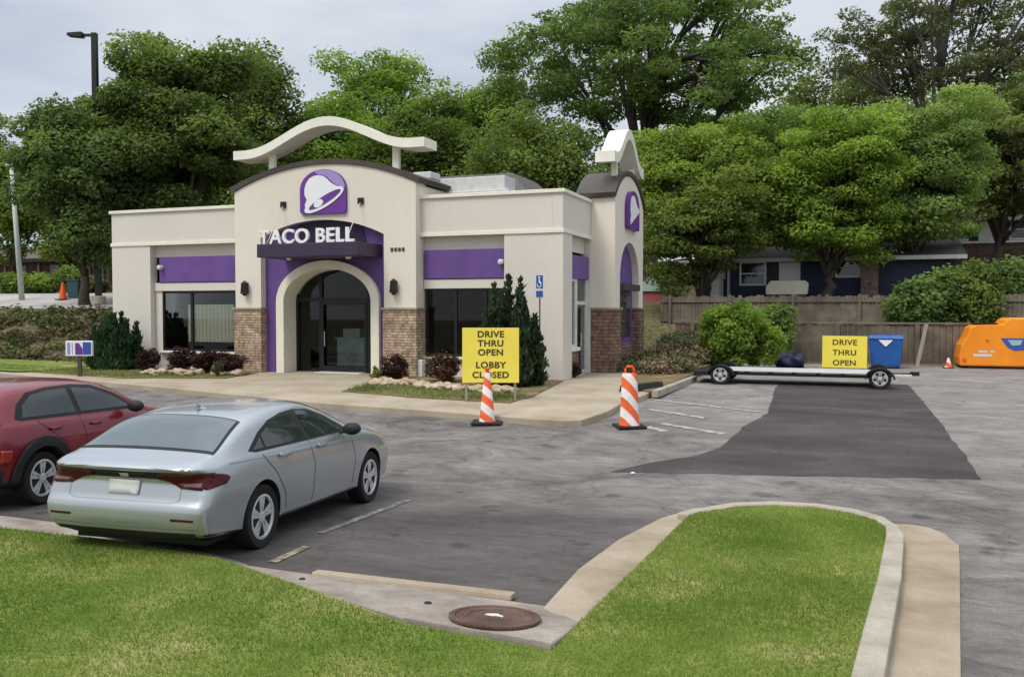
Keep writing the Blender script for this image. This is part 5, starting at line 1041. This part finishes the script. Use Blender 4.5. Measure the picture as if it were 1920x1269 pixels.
q = MB(); q.box(pxx(1460, Y1), pxx(1500, Y1), Y1-.05, Y1-.013, pzz(1480, 538, Y1), pzz(1480, 492, Y1)); hb(q, 'white_panel', 'white')
q = MB(); q.box(pxx(1440, Y1), pxx(1458, Y1), Y1-.045, Y1-.013, pzz(1450, 533, Y1), pzz(1450, 492, Y1)); hb(q, 'shutter', 'black')
q = MB(); q.box(pxx(1366, Y1)-.06, pxx(1366, Y1)+.06, Y1-.12, Y1-.013, 1.9, ze); hb(q, 'downspout', 'offwhite')
xc_ = pxx(1629, Y1); q = MB(); q.box(xc_-.36, xc_+.36, Y1-.62, Y1-.013, 1.9, pzz(1629, 466, Y1)).box(xc_-.42, xc_+.42, Y1-.68, Y1-.003, pzz(1629, 466, Y1), pzz(1629, 462, Y1)); hb(q, 'chimney', 'brick')
q = MB(); q.prism([(-.9, 0), (.9, 0), (.95, .5), (.8, .62), (-.7, .62), (-.9, .35)], 'y', 0, .5); o = q.build('storage_bench', M['trim'], bevel=.04); o.location = (pxx(1474, Y1-1.6), Y1-1.6, pzz(1474, 552, Y1-1.6)); tag(o, 'cream storage box in front of the white panel of the navy house', 'box')
q = MB(); q.box(-.85, .85, .05, .45, -1.2, -.003); o2 = q.build('box_stand', M['wood'], o)
# second house higher on the slope
Y2 = 57.0; xa, xb = pxx(1528, Y2), pxx(2050, Y2); ze2 = pzz(1790, 414, Y2); zs2 = pzz(1790, 454, Y2)
h2 = empty('upper_house', ((xa+xb)/2, Y2+3, 4.5), 0, 'second navy house on a brick base higher up the slope among the trees', 'house')
def hb2(mb, name, m, **k): return mb.build(name, M[m], h2, world=True, **k)
q = MB(); q.box(xa, xb, Y2, Y2+8, zs2, ze2); hb2(q, 'wall', 'navy')
q = MB(); q.box(xa+.05, xb-.05, Y2+.05, Y2+7.9, 3.2, zs2-.001); hb2(q, 'foundation', 'brickhouse')
q = MB(); q.box(xa-.1, xb, Y2-.08, Y2-.001, zs2-.1, zs2+.02); hb2(q, 'ledge', 'white')
q = MB(); q.prism([(Y2-.5, ze2-.02), (Y2+4, ze2+1.9), (Y2+8.5, ze2-.02), (Y2+8.5, ze2+.1), (Y2+4, ze2+2.05), (Y2-.5, ze2+.1)], 'x', xa-.4, xb+.4); hb2(q, 'roof', 'shingle')
q = MB(); q.box(xa-.4, xb+.4, Y2-.56, Y2-.505, ze2-.08, ze2+.1); hb2(q, 'fascia', 'offwhite')
win(h2, pxx(1786, Y2), (ze2+zs2)/2+.02, 1.35, 1.0, Y2, None); win(h2, pxx(1915, Y2), (ze2+zs2)/2+.02, 1.2, 1.0, Y2, None); win(h2, pxx(1640, Y2), (ze2+zs2)/2+.02, 1.2, 1.0, Y2, None)
for a, b in ((1832, 1872), (1555, 1605), (1690, 1738)):
    q = MB(); q.box(pxx(a, Y2), pxx(b, Y2), Y2-.05, Y2-.013, zs2+.03, ze2-.1); hb2(q, 'white_panel', 'white')
# little red-roofed shed and a white van-like shed to the left of the house
Ys = 41.0; x0, x1 = pxx(1192, Ys), pxx(1262, Ys); sh = empty('garden_shed', ((x0+x1)/2, Ys+1, 2.2), 0, 'small mint shed with a faded red roof beyond the end of the fence', 'shed')
q = MB(); q.box(x0, x1, Ys, Ys+2, 1.8, pzz(1230, 546, Ys)); q.build('wall', M['redroof'], sh, world=True)
q = MB(); q.prism([(x0-.1, pzz(1230, 546, Ys)), (x1+.1, pzz(1230, 546, Ys)), ((x0+x1)/2-.3, pzz(1230, 520, Ys))], 'y', Ys-.1, Ys+2.1); q.build('roof', M['mint'], sh, world=True)
x0, x1 = pxx(1308, 41.5), pxx(1348, 41.5); ws = empty('white_shed', ((x0+x1)/2, 42.3, 2.2), 0, 'white lean-to shed half hidden by branches beside the navy house', 'shed')
q = MB(); q.box(x0, x1, 41.5, 43.2, 1.8, pzz(1330, 522, 41.5)); q.build('wall', M['white'], ws, world=True)
q = MB(); zz = pzz(1330, 522, 41.5); q.prism([(x0-.1, zz+.001), (x1+.1, zz+.001), (x1+.1, zz+.5), (x1, zz+.5)], 'y', 41.4, 43.3); q.build('roof', M['offwhite'], ws, world=True)
# brown-roofed house across the upper road
Y3 = 56.0; xa, xb = pxx(-90, Y3), pxx(212, Y3); zb3 = terrain((xa+xb)/2, Y3); ze3 = pzz(110, 487, Y3)
h3 = empty('ranch_house', ((xa+xb)/2, Y3+3, zb3), 0, 'low ranch house with a brown roof across the upper road', 'house')
def hb3(mb, name, m, **k): return mb.build(name, M[m], h3, world=True, **k)
q = MB(); q.box(xa, xb, Y3+1.2, Y3+8, zb3-.6, ze3); hb3(q, 'wall', 'brickhouse')
q = MB(); q.prism([(Y3-.3, ze3-.02), (Y3+4, ze3+1.35), (Y3+8.6, ze3-.02), (Y3+8.6, ze3+.16), (Y3+4, ze3+1.55), (Y3-.3, ze3+.16)], 'x', xa-.5, xb+.6); hb3(q, 'roof', 'tanroof')
q = MB(); q.box(xa-.5, xb+.6, Y3-.4, Y3-.31, ze3-.16, ze3+.12); hb3(q, 'fascia', 'black')  # black of this eave board stands for the shadow under the eave
for px in (12, 75, 170, 205):
    q = MB(); x = pxx(px, Y3); q.box(x-.12, x+.12, Y3-.1, Y3+.12, zb3-.4, ze3-.03); hb3(q, 'porch_post', 'tanroof')
for px, w_ in ((40, 1.5), (110, 1.7), (160, 1.0)):
    x = pxx(px, Y3+1.2); q = MB(); q.box(x-w_/2, x+w_/2, Y3+1.14, Y3+1.195, zb3+.3, ze3-.35); wn = hb3(q, 'window', 'carglass')
q = MB(); x = pxx(188, Y3+1.2); q.box(x-.45, x+.45, Y3+1.13, Y3+1.195, zb3+.1, ze3-.3); hb3(q, 'door', 'offwhite')

# ================================================================== plants
def bush(name, loc, w_, h_, d_, n, leaf, m, label, cat='bush', group=None, n_leaf=90, seed=1, spires=0, flat=.8, stem=True, clump=None, up=.3):
    g = np.random.default_rng(seed); t = empty(name, loc, 0, label, cat, group); P = []; rad = []
    if spires:
        for k in range(spires):
            bx, by = (g.random()-.5)*w_*.75, (g.random()-.5)*d_*.75; hh = h_*(.62+.38*g.random())*(1-.22*abs(bx)/(w_*.5)); nn = n//spires
            for i in range(nn):
                f = (i+.5)/nn; rr = w_/spires**.5*.50*(1-f**1.6)+.02; P.append((bx*(1+.22*f)+g.normal()*rr*.25, by+g.normal()*rr*.25, .06+hh*f)); rad.append(rr*.8+.045)
    else:
        while len(P) < n:
            v = g.normal(size=3); v /= np.linalg.norm(v); r = .55+.45*g.random(); z = (v[2]*r*.5+.5)
            P.append((v[0]*r*w_*.42, v[1]*r*d_*.42, .06+z*h_*.92)); rad.append((clump or min(w_, h_)*.22)*(.6+.8*g.random()))
    leaf_object('crown', P, rad, n_leaf, leaf, m, t, flat=flat, seed=seed+50, up=up, shell=.35, upright=bool(spires), elong=1.6 if spires else 1.0)
    if stem:
        q = MB()
        for k in range(5): a = k*1.26; q.tube([(0, 0, -.1), (math.cos(a)*w_*.12, math.sin(a)*d_*.12, h_*.3), (math.cos(a)*w_*.25, math.sin(a)*d_*.25, h_*.62)], [.03, .022, .012], 5)
        q.build('stem', M['bark'], t, clean=False)
    return t
def bgd(px, py, d): return gat(px, py, .15)
bush('evergreen_shrub', bgd(220, 692, 24.6), 1.65, 2.05, 1.2, 140, .10, M['lf_spruce'], 'broad deep green evergreen shrub at the left corner of the restaurant', 'shrub', 'evergreen shrubs at the restaurant', 130, 11, spires=14)
bush('evergreen_shrub', bgd(958, 722, 20.9), 1.75, 3.0, 1.1, 150, .10, M['lf_spruce'], 'tall spiky evergreen shrub behind the yellow lobby sign', 'shrub', 'evergreen shrubs at the restaurant', 150, 12, spires=9)
for k, (px, py, d, w_, h_, mm, lb) in enumerate((
    (278, 694, 25.0, .78, .60, 'lf_maroon', 'small rounded maroon bush next to the broad evergreen shrub'),
    (342, 697, 24.4, 1.1, .72, 'lf_maroon', 'maroon bush under the middle of the left front window'),
    (388, 699, 24.0, 1.05, .68, 'lf_maroon', 'maroon bush under the right end of the left front window'),
    (432, 702, 23.4, 1.0, .70, 'lf_maroon', 'maroon bush against the left stone pier'),
    (742, 712, 21.7, 1.0, .66, 'lf_maroon', 'dark maroon bush in front of the right stone pier'),
    (832, 716, 21.6, 1.15, .74, 'lf_brownred', 'reddish brown bush under the right front window'),
    (1076, 706, 22.6, .5, .35, 'lf_brownred', 'tiny reddish brown shrub at the side window'))):
    bush('low_bush', bgd(px, py, d), w_, h_, w_*.8, 34, .06, M[mm], lb, 'bush', 'low bushes along the front wall', 110, 20+k)
bush('yellow_grass_clump', bgd(408, 706, 21.9), .35, .42, .3, 14, .06, M['lf_ivy'], 'small yellowish plant in the bed before the left pier', 'plant', None, 40, 31)
bush('green_tuft', bgd(706, 712, 20.5), .42, .32, .35, 14, .06, M['lf_bright'], 'fresh green tuft at the right foot of the door surround', 'plant', None, 50, 32)
p = at(1383, 690, 29.2); bush('leafy_bush', (p.x, p.y, .0), 3.5, 2.2, 2.0, 120, .13, M['lf_bright'], 'wide light green bush in front of the timber wall', 'bush', None, 85, 33, clump=.33)
p = at(1455, 600, 31.5); bush('leafy_bush', (p.x, p.y, .0), 1.3, 2.3, 1.2, 30, .15, M['lf_mid'], 'narrow upright bush between the wide green bush and the fence', 'bush', None, 90, 34, clump=.34)
for k, (px, top, w_, lb, mm) in enumerate(((1730, 520, 2.6, 'dark green vine-covered shrub left of the orange machine by the fence', 'lf_dark'), (1810, 488, 3.2, 'large green shrub hanging over the fence above the orange machine', 'lf_mid'), (1905, 478, 3.0, 'dark shrub over the fence at the right edge', 'lf_dark'))):
    p = at(px, 578, 32.4); z0 = .8; h_ = at(px, top, 32.4).z-z0
    bush('overhanging_shrub', (p.x, p.y, z0), w_, h_, 1.5, 90, .16, M[mm], lb, 'shrub', 'shrubs hanging over the back fence', 120, 40+k, clump=.45)
for k, (px, top, w_, mm, lb) in enumerate(((25, 516, 3.2, 'lf_dark', 'clipped dark shrub below the left porch of the ranch house'), (75, 520, 2.6, 'lf_mid', 'shrub between the pale pole and the distant orange cone'), (170, 522, 2.4, 'lf_ivy', 'light shrub at the right end of the ranch house'), (128, 500, 1.6, 'lf_bright', 'yellow green young shrub behind the distant orange cone'))):
    p = at(px, 548, 50); z0 = terrain(p.x, p.y); bush('porch_shrub', (p.x, p.y, z0), w_, max(.7, at(px, top, 50).z-z0), 1.3, 40, .16, M[mm], lb, 'shrub', 'shrubs before the ranch house', 80, 60+k, clump=.4)

# leafy cover on the banks, bed grass and lawn blades: nobody could count these
def cover(name, xr, yr, n, r_, nl, leaf, m, hfun, seed, flat=.5, lift=0.0):
    g = np.random.default_rng(seed); P = []
    while len(P) < n:
        x = xr[0]+(xr[1]-xr[0])*g.random(); y = yr[0]+(yr[1]-yr[0])*g.random(); P.append((x, y, hfun(x, y)+lift*g.random()))
    o = leaf_object(name, P, r_*(.5+g.random(n)), nl, leaf, M[m], None, flat=flat, seed=seed, shell=.2); o['kind'] = 'stuff'; return o
cover('bank_groundcover', (-44, -23.5), (23.5, 28.2), 260, .45, 80, .15, 'lf_ivy', terrain, 71)
cover('bank_groundcover', (-44, -23.5), (23.3, 27.6), 300, .42, 90, .14, 'lf_dry', terrain, 72)
cover('side_bed_groundcover', (-6.1, -4.45), (24.8, 33.6), 150, .36, 90, .11, 'lf_straw', lambda x, y: .15+.10*max(0, y-26.5), 73, lift=.2)
cover('side_bed_groundcover', (-6.1, -4.45), (25.5, 33.6), 70, .34, 70, .12, 'lf_ivy', lambda x, y: .18+.09*max(0, y-27), 74, lift=.3)
def blades(name, poly, n, h, wd, seed, zf, dry, mname='lf_grass'):
    "upright blades scattered over an outline"
    g = np.random.default_rng(seed); P = np.array(poly); lo, hi = P.min(0), P.max(0); pts = np.zeros((0, 2))
    while len(pts) < n:
        q = lo+(hi-lo)*g.random((n*2, 2)); ins = np.zeros(len(q), bool)
        for i in range(len(P)):
            a, b = P[i], P[(i+1) % len(P)]; c = ((a[1] > q[:, 1]) != (b[1] > q[:, 1])); 
            with np.errstate(divide='ignore', invalid='ignore'): xi = (b[0]-a[0])*(q[:, 1]-a[1])/(b[1]-a[1])+a[0]
            ins ^= c & (q[:, 0] < xi)
        pts = np.vstack([pts, q[ins]])
    pts = pts[:n]; z = zf(pts); an = g.random(n)*6.283; hh = h*(.5+.9*g.random(n)); ln = g.normal(size=(n, 2))*.55
    dx, dy = np.cos(an)*wd, np.sin(an)*wd
    A = np.stack([pts[:, 0]-dx, pts[:, 1]-dy, z-.004], 1); Bv = np.stack([pts[:, 0]+dx, pts[:, 1]+dy, z-.004], 1); T = np.stack([pts[:, 0]+ln[:, 0]*hh, pts[:, 1]+ln[:, 1]*hh, z+hh], 1)
    V = np.stack([A, Bv, T], 1).reshape(-1, 3); me = bpy.data.meshes.new(name); me.vertices.add(3*n); me.vertices.foreach_set('co', V.ravel()); me.loops.add(3*n); me.loops.foreach_set('vertex_index', np.arange(3*n))
    me.polygons.add(n); me.polygons.foreach_set('loop_start', np.arange(n)*3); me.polygons.foreach_set('loop_total', np.full(n, 3)); me.update()
    x, y = pts[:, 0], pts[:, 1]
    f = np.sin(1.9*x+.7*y+1)+np.sin(-1.1*x+2.3*y)+np.sin(3.7*x+1.3*y+2)*.6+np.sin(5.1*y-2.7*x)*.5
    t = np.clip(.42+.12*f+g.normal(size=n)*.13, 0, .97); t[g.random(n) < dry*np.clip(.5+.5*f, 0, 2)] = 1
    a_ = me.attributes.new('tint', 'FLOAT', 'FACE'); a_.data.foreach_set('value', t); return tag(link(name, me, M[mname]), kind='stuff')
zl = lambda p: np.interp(p[:, 1], [6.3, 10.8, 18, 28], [-.43, -.56, -.14, 0])+.115
blades('grass', [(-8.9, 6.72), (-7.0, 6.75), (-5.46, 6.60), (-4.01, 6.06), (-3.03, 5.68), (-1.88, 5.58), (-1.5, 3.5), (-6.5, 3.2), (-9.2, 5.6)], 70000, .028, .0036, 81, zl, .03)
blades('grass', [(-1.85, 5.60), (-1.79, 7.42), (-1.75, 8.9), (-1.72, 10.25)]+ARC_IN[1:-1]+[(-.1, 4.6), (-1.6, 4.2)], 60000, .028, .0036, 82, zl, .07)
zb_ = lambda p: np.interp(p[:, 1], [6.3, 10.8, 18, 28], [-.43, -.56, -.14, 0])+.155
blades('bed_grass', [(-11.9, 20.9), (-11.3, 18.3), (-9.2, 17.8), (-6.8, 17.6), (-6.7, 18.5), (-7.2, 19.6), (-10.2, 20.0)], 6000, .07, .008, 83, zb_, .35)
blades('bed_grass', [(-30, 21.1), (-19.2, 19.4), (-16.5, 20.2), (-16.6, 20.9), (-19.5, 20.9), (-30, 22.3)], 6000, .07, .008, 84, zb_, .25)
# edging stones
def stone_mesh(seed):
    o = lump('edging_stone', M['rock'], None, (0, 0, .04), .13, .085, seed, .32); return o
protos = [stone_mesh(s) for s in (1, 2, 3)]
used = [False]*3; g = np.random.default_rng(6)
def place_stone(x, y):
    k = int(g.integers(3)); o = protos[k]
    if used[k]: o = o.copy(); C.objects.link(o)
    used[k] = True; o.location = (x, y, prof(y)+.155); o.rotation_euler = (0, 0, g.random()*6.28); s = .75+.6*g.random(); o.scale = (s*1.15, s, s)
    tag(o, 'pale rounded edging stone lying in the planting bed before the low bushes', 'stone', 'edging stones in the front beds')
for i in range(30): f = g.random(); place_stone(-19.6+3.1*f+g.normal()*.05, 20.5+.75*f+g.normal()*.16)
for i in range(44): f = g.random(); place_stone(-11.5+4.2*f+g.normal()*.05, 20.1-1.15*f+g.normal()*.17)

# trees
TG = 'trees behind the restaurant'
ptree('broadleaf_tree', 0, 78, 150, 510, 500, 41, clump=1.05, n_cl=150, n_leaf=566, leaf=0.197, m=M['lf_dark'], label='large dense dark green tree left of the restaurant behind the lamp post', seed=201, trunk_r=.34, lo=.5)
ptree('broadleaf_tree', 0, 205, 20, 300, 490, 39.5, clump=.95, n_cl=90, n_leaf=522, leaf=0.189, m=M['lf_dark'], label='rounded dark green tree growing around the middle of the lamp post', seed=230, trunk_r=.26, lo=.5)
ptree('broadleaf_tree', 0, 78, 400, 560, 470, 50, clump=1.2, n_cl=70, n_leaf=327, leaf=0.213, m=M['lf_mid'], label='medium green tree peeking out right behind the large dense dark tree', seed=202)
ptree('broadleaf_tree', 0, 275, -40, 95, 500, 58, clump=1.1, n_cl=60, n_leaf=327, leaf=0.221, m=M['lf_dark'], label='dark tree at the left edge behind the pale pole', seed=203)
ptree('broadleaf_tree', 0, 150, -75, 22, 420, 66, clump=.9, n_cl=22, n_leaf=195, leaf=0.221, m=M['lf_mid'], label='sparse treetop cut by the left edge of the view', seed=204, lo=.2)
ptree('broadleaf_tree', 0, 330, 60, 240, 500, 66, clump=1.3, n_cl=60, n_leaf=282, leaf=0.328, m=M['lf_mid'], label='tree behind the roof of the ranch house', seed=205)
ptree('broadleaf_tree', 0, 85, 590, 860, 400, 60, clump=1.1, n_cl=85, n_leaf=261, leaf=0.221, m=M['lf_bright'], label='light green tree with bare twigs on top behind the roof crown', seed=206, lo=.3, bare=0)
ptree('broadleaf_tree', 0, 170, 530, 700, 430, 52, clump=1.2, n_cl=60, n_leaf=327, leaf=0.213, m=M['lf_mid'], label='mid green tree seen through the roof crown of the restaurant', seed=207)
ptree('broadleaf_tree', 0, 185, 690, 900, 430, 50, clump=1.2, n_cl=75, n_leaf=348, leaf=0.205, m=M['lf_dark'], label='dark tree right of the roof crown', seed=208)
ptree('broadleaf_tree', 0, 215, 850, 1120, 470, 46, clump=1.15, n_cl=90, n_leaf=348, leaf=0.197, m=M['lf_dark'], label='dark spreading tree behind the right wing of the restaurant', seed=209)
ptree('broadleaf_tree', 0, 150, 840, 1010, 330, 55, clump=1.1, n_cl=55, n_leaf=304, leaf=0.213, m=M['lf_bright'], label='yellow green tree under the left limbs of the tall oak', seed=210)
ptree('oak_tree', 0, -95, 865, 1570, 335, 50, clump=1.0, n_cl=300, n_leaf=190, leaf=0.213, m=M['lf_mid'], label='tallest wide oak with layered limbs filling the top of the view', seed=211, layers=7, flat=.36, lo=.30, trunk_r=.55, ry=6.5, flatbot=.6, cat='tree')
ptree('broadleaf_tree', 0, 128, 1440, 1690, 330, 78, clump=1.3, n_cl=90, n_leaf=170, leaf=.32, m=M['lf_mid'], label='far tree low in the gap between the tallest oak and the thin olive tree', seed=226, boxy=.8)
ptree('broadleaf_tree', 0, 255, 370, 540, 520, 72, clump=1.3, n_cl=80, n_leaf=170, leaf=.32, m=M['lf_dark'], label='dark far tree right behind the left wing parapet', seed=227, boxy=.7)
ptree('oak_tree', 0, -70, 1525, 1990, 262, 58, clump=.85, n_cl=230, n_leaf=130, leaf=0.213, m=M['lf_pine'], label='thin olive tree with a pale trunk at the upper right', seed=212, layers=5, flat=.4, lo=.3, bark='bark2', trunk_r=.42, ry=6)
ptree('broadleaf_tree', 0, 232, 1180, 1460, 500, 40.5, clump=.95, n_cl=150, n_leaf=345, leaf=0.172, m=M['lf_bright'], label='bright green tree standing right of the side tower', seed=213, boxy=.72, ry=2.6, layers=6, flat=.42, flatbot=.7)
ptree('broadleaf_tree', 0, 222, 1430, 1690, 497, 38.6, clump=.85, n_cl=170, n_leaf=315, leaf=0.164, m=M['lf_bright'], label='bright green tree above the middle of the navy house', seed=214, boxy=.72, ry=1.9, layers=6, flat=.42, flatbot=.9)
ptree('broadleaf_tree', 0, 192, 1590, 1840, 484, 39.5, clump=.85, n_cl=170, n_leaf=315, leaf=0.164, m=M['lf_bright'], label='bright green tree between the two navy houses', seed=215, boxy=.72, ry=2.2, layers=6, flat=.42, flatbot=.9)
ptree('broadleaf_tree', 0, 158, 1725, 2010, 420, 46, clump=1.0, n_cl=150, n_leaf=330, leaf=0.189, m=M['lf_mid'], label='full green tree at the right edge above the upper house', seed=216, boxy=.72, ry=3.5, layers=6, flat=.42, flatbot=.8)
ptree('broadleaf_tree', 0, 330, 1190, 1420, 545, 38.0, clump=.75, n_cl=110, n_leaf=270, leaf=0.156, m=M['lf_mid'], label='low forked tree leaning before the left end of the navy house', seed=217, boxy=.72, ry=1.4, trunk_r=.16, lean=(.4, 0), layers=5, flat=.42)
ptree('broadleaf_tree', 0, 205, 1640, 1860, 430, 55, clump=1.1, n_cl=90, n_leaf=300, leaf=0.213, m=M['lf_mid'], label='mid green tree filling the gap behind the tree between the two navy houses', seed=222, boxy=.72, ry=3)
ptree('broadleaf_tree', 0, 238, 1280, 1480, 430, 52, clump=1.1, n_cl=90, n_leaf=300, leaf=0.213, m=M['lf_mid'], label='mid green tree behind the two bright trees nearest the side tower', seed=223, boxy=.72, ry=3)
ptree('broadleaf_tree', 0, 300, 1060, 1260, 480, 62, clump=1.2, n_cl=60, n_leaf=304, leaf=0.221, m=M['lf_dark'], label='dark tree behind the swooping crown of the side tower', seed=218)
ptree('broadleaf_tree', 0, 240, 440, 620, 450, 63, clump=1.3, n_cl=60, n_leaf=304, leaf=0.238, m=M['lf_dark'], label='shaded tree far behind the left wing of the restaurant', seed=219)
ptree('broadleaf_tree', 0, 205, 1270, 1580, 440, 66, clump=1.35, n_cl=130, n_leaf=255, leaf=0.262, m=M['lf_mid'], label='far tree showing between the bright trees', seed=220, boxy=.75)
ptree('broadleaf_tree', 0, 185, 1530, 1810, 430, 70, clump=1.4, n_cl=130, n_leaf=255, leaf=0.271, m=M['lf_mid'], label='far tree behind the upper house', seed=221, boxy=.75)
ptree('broadleaf_tree', 0, 120, 1760, 2010, 430, 68, clump=1.4, n_cl=120, n_leaf=255, leaf=0.271, m=M['lf_dark'], label='far dark tree at the right edge under the thin olive tree', seed=224, boxy=.75)
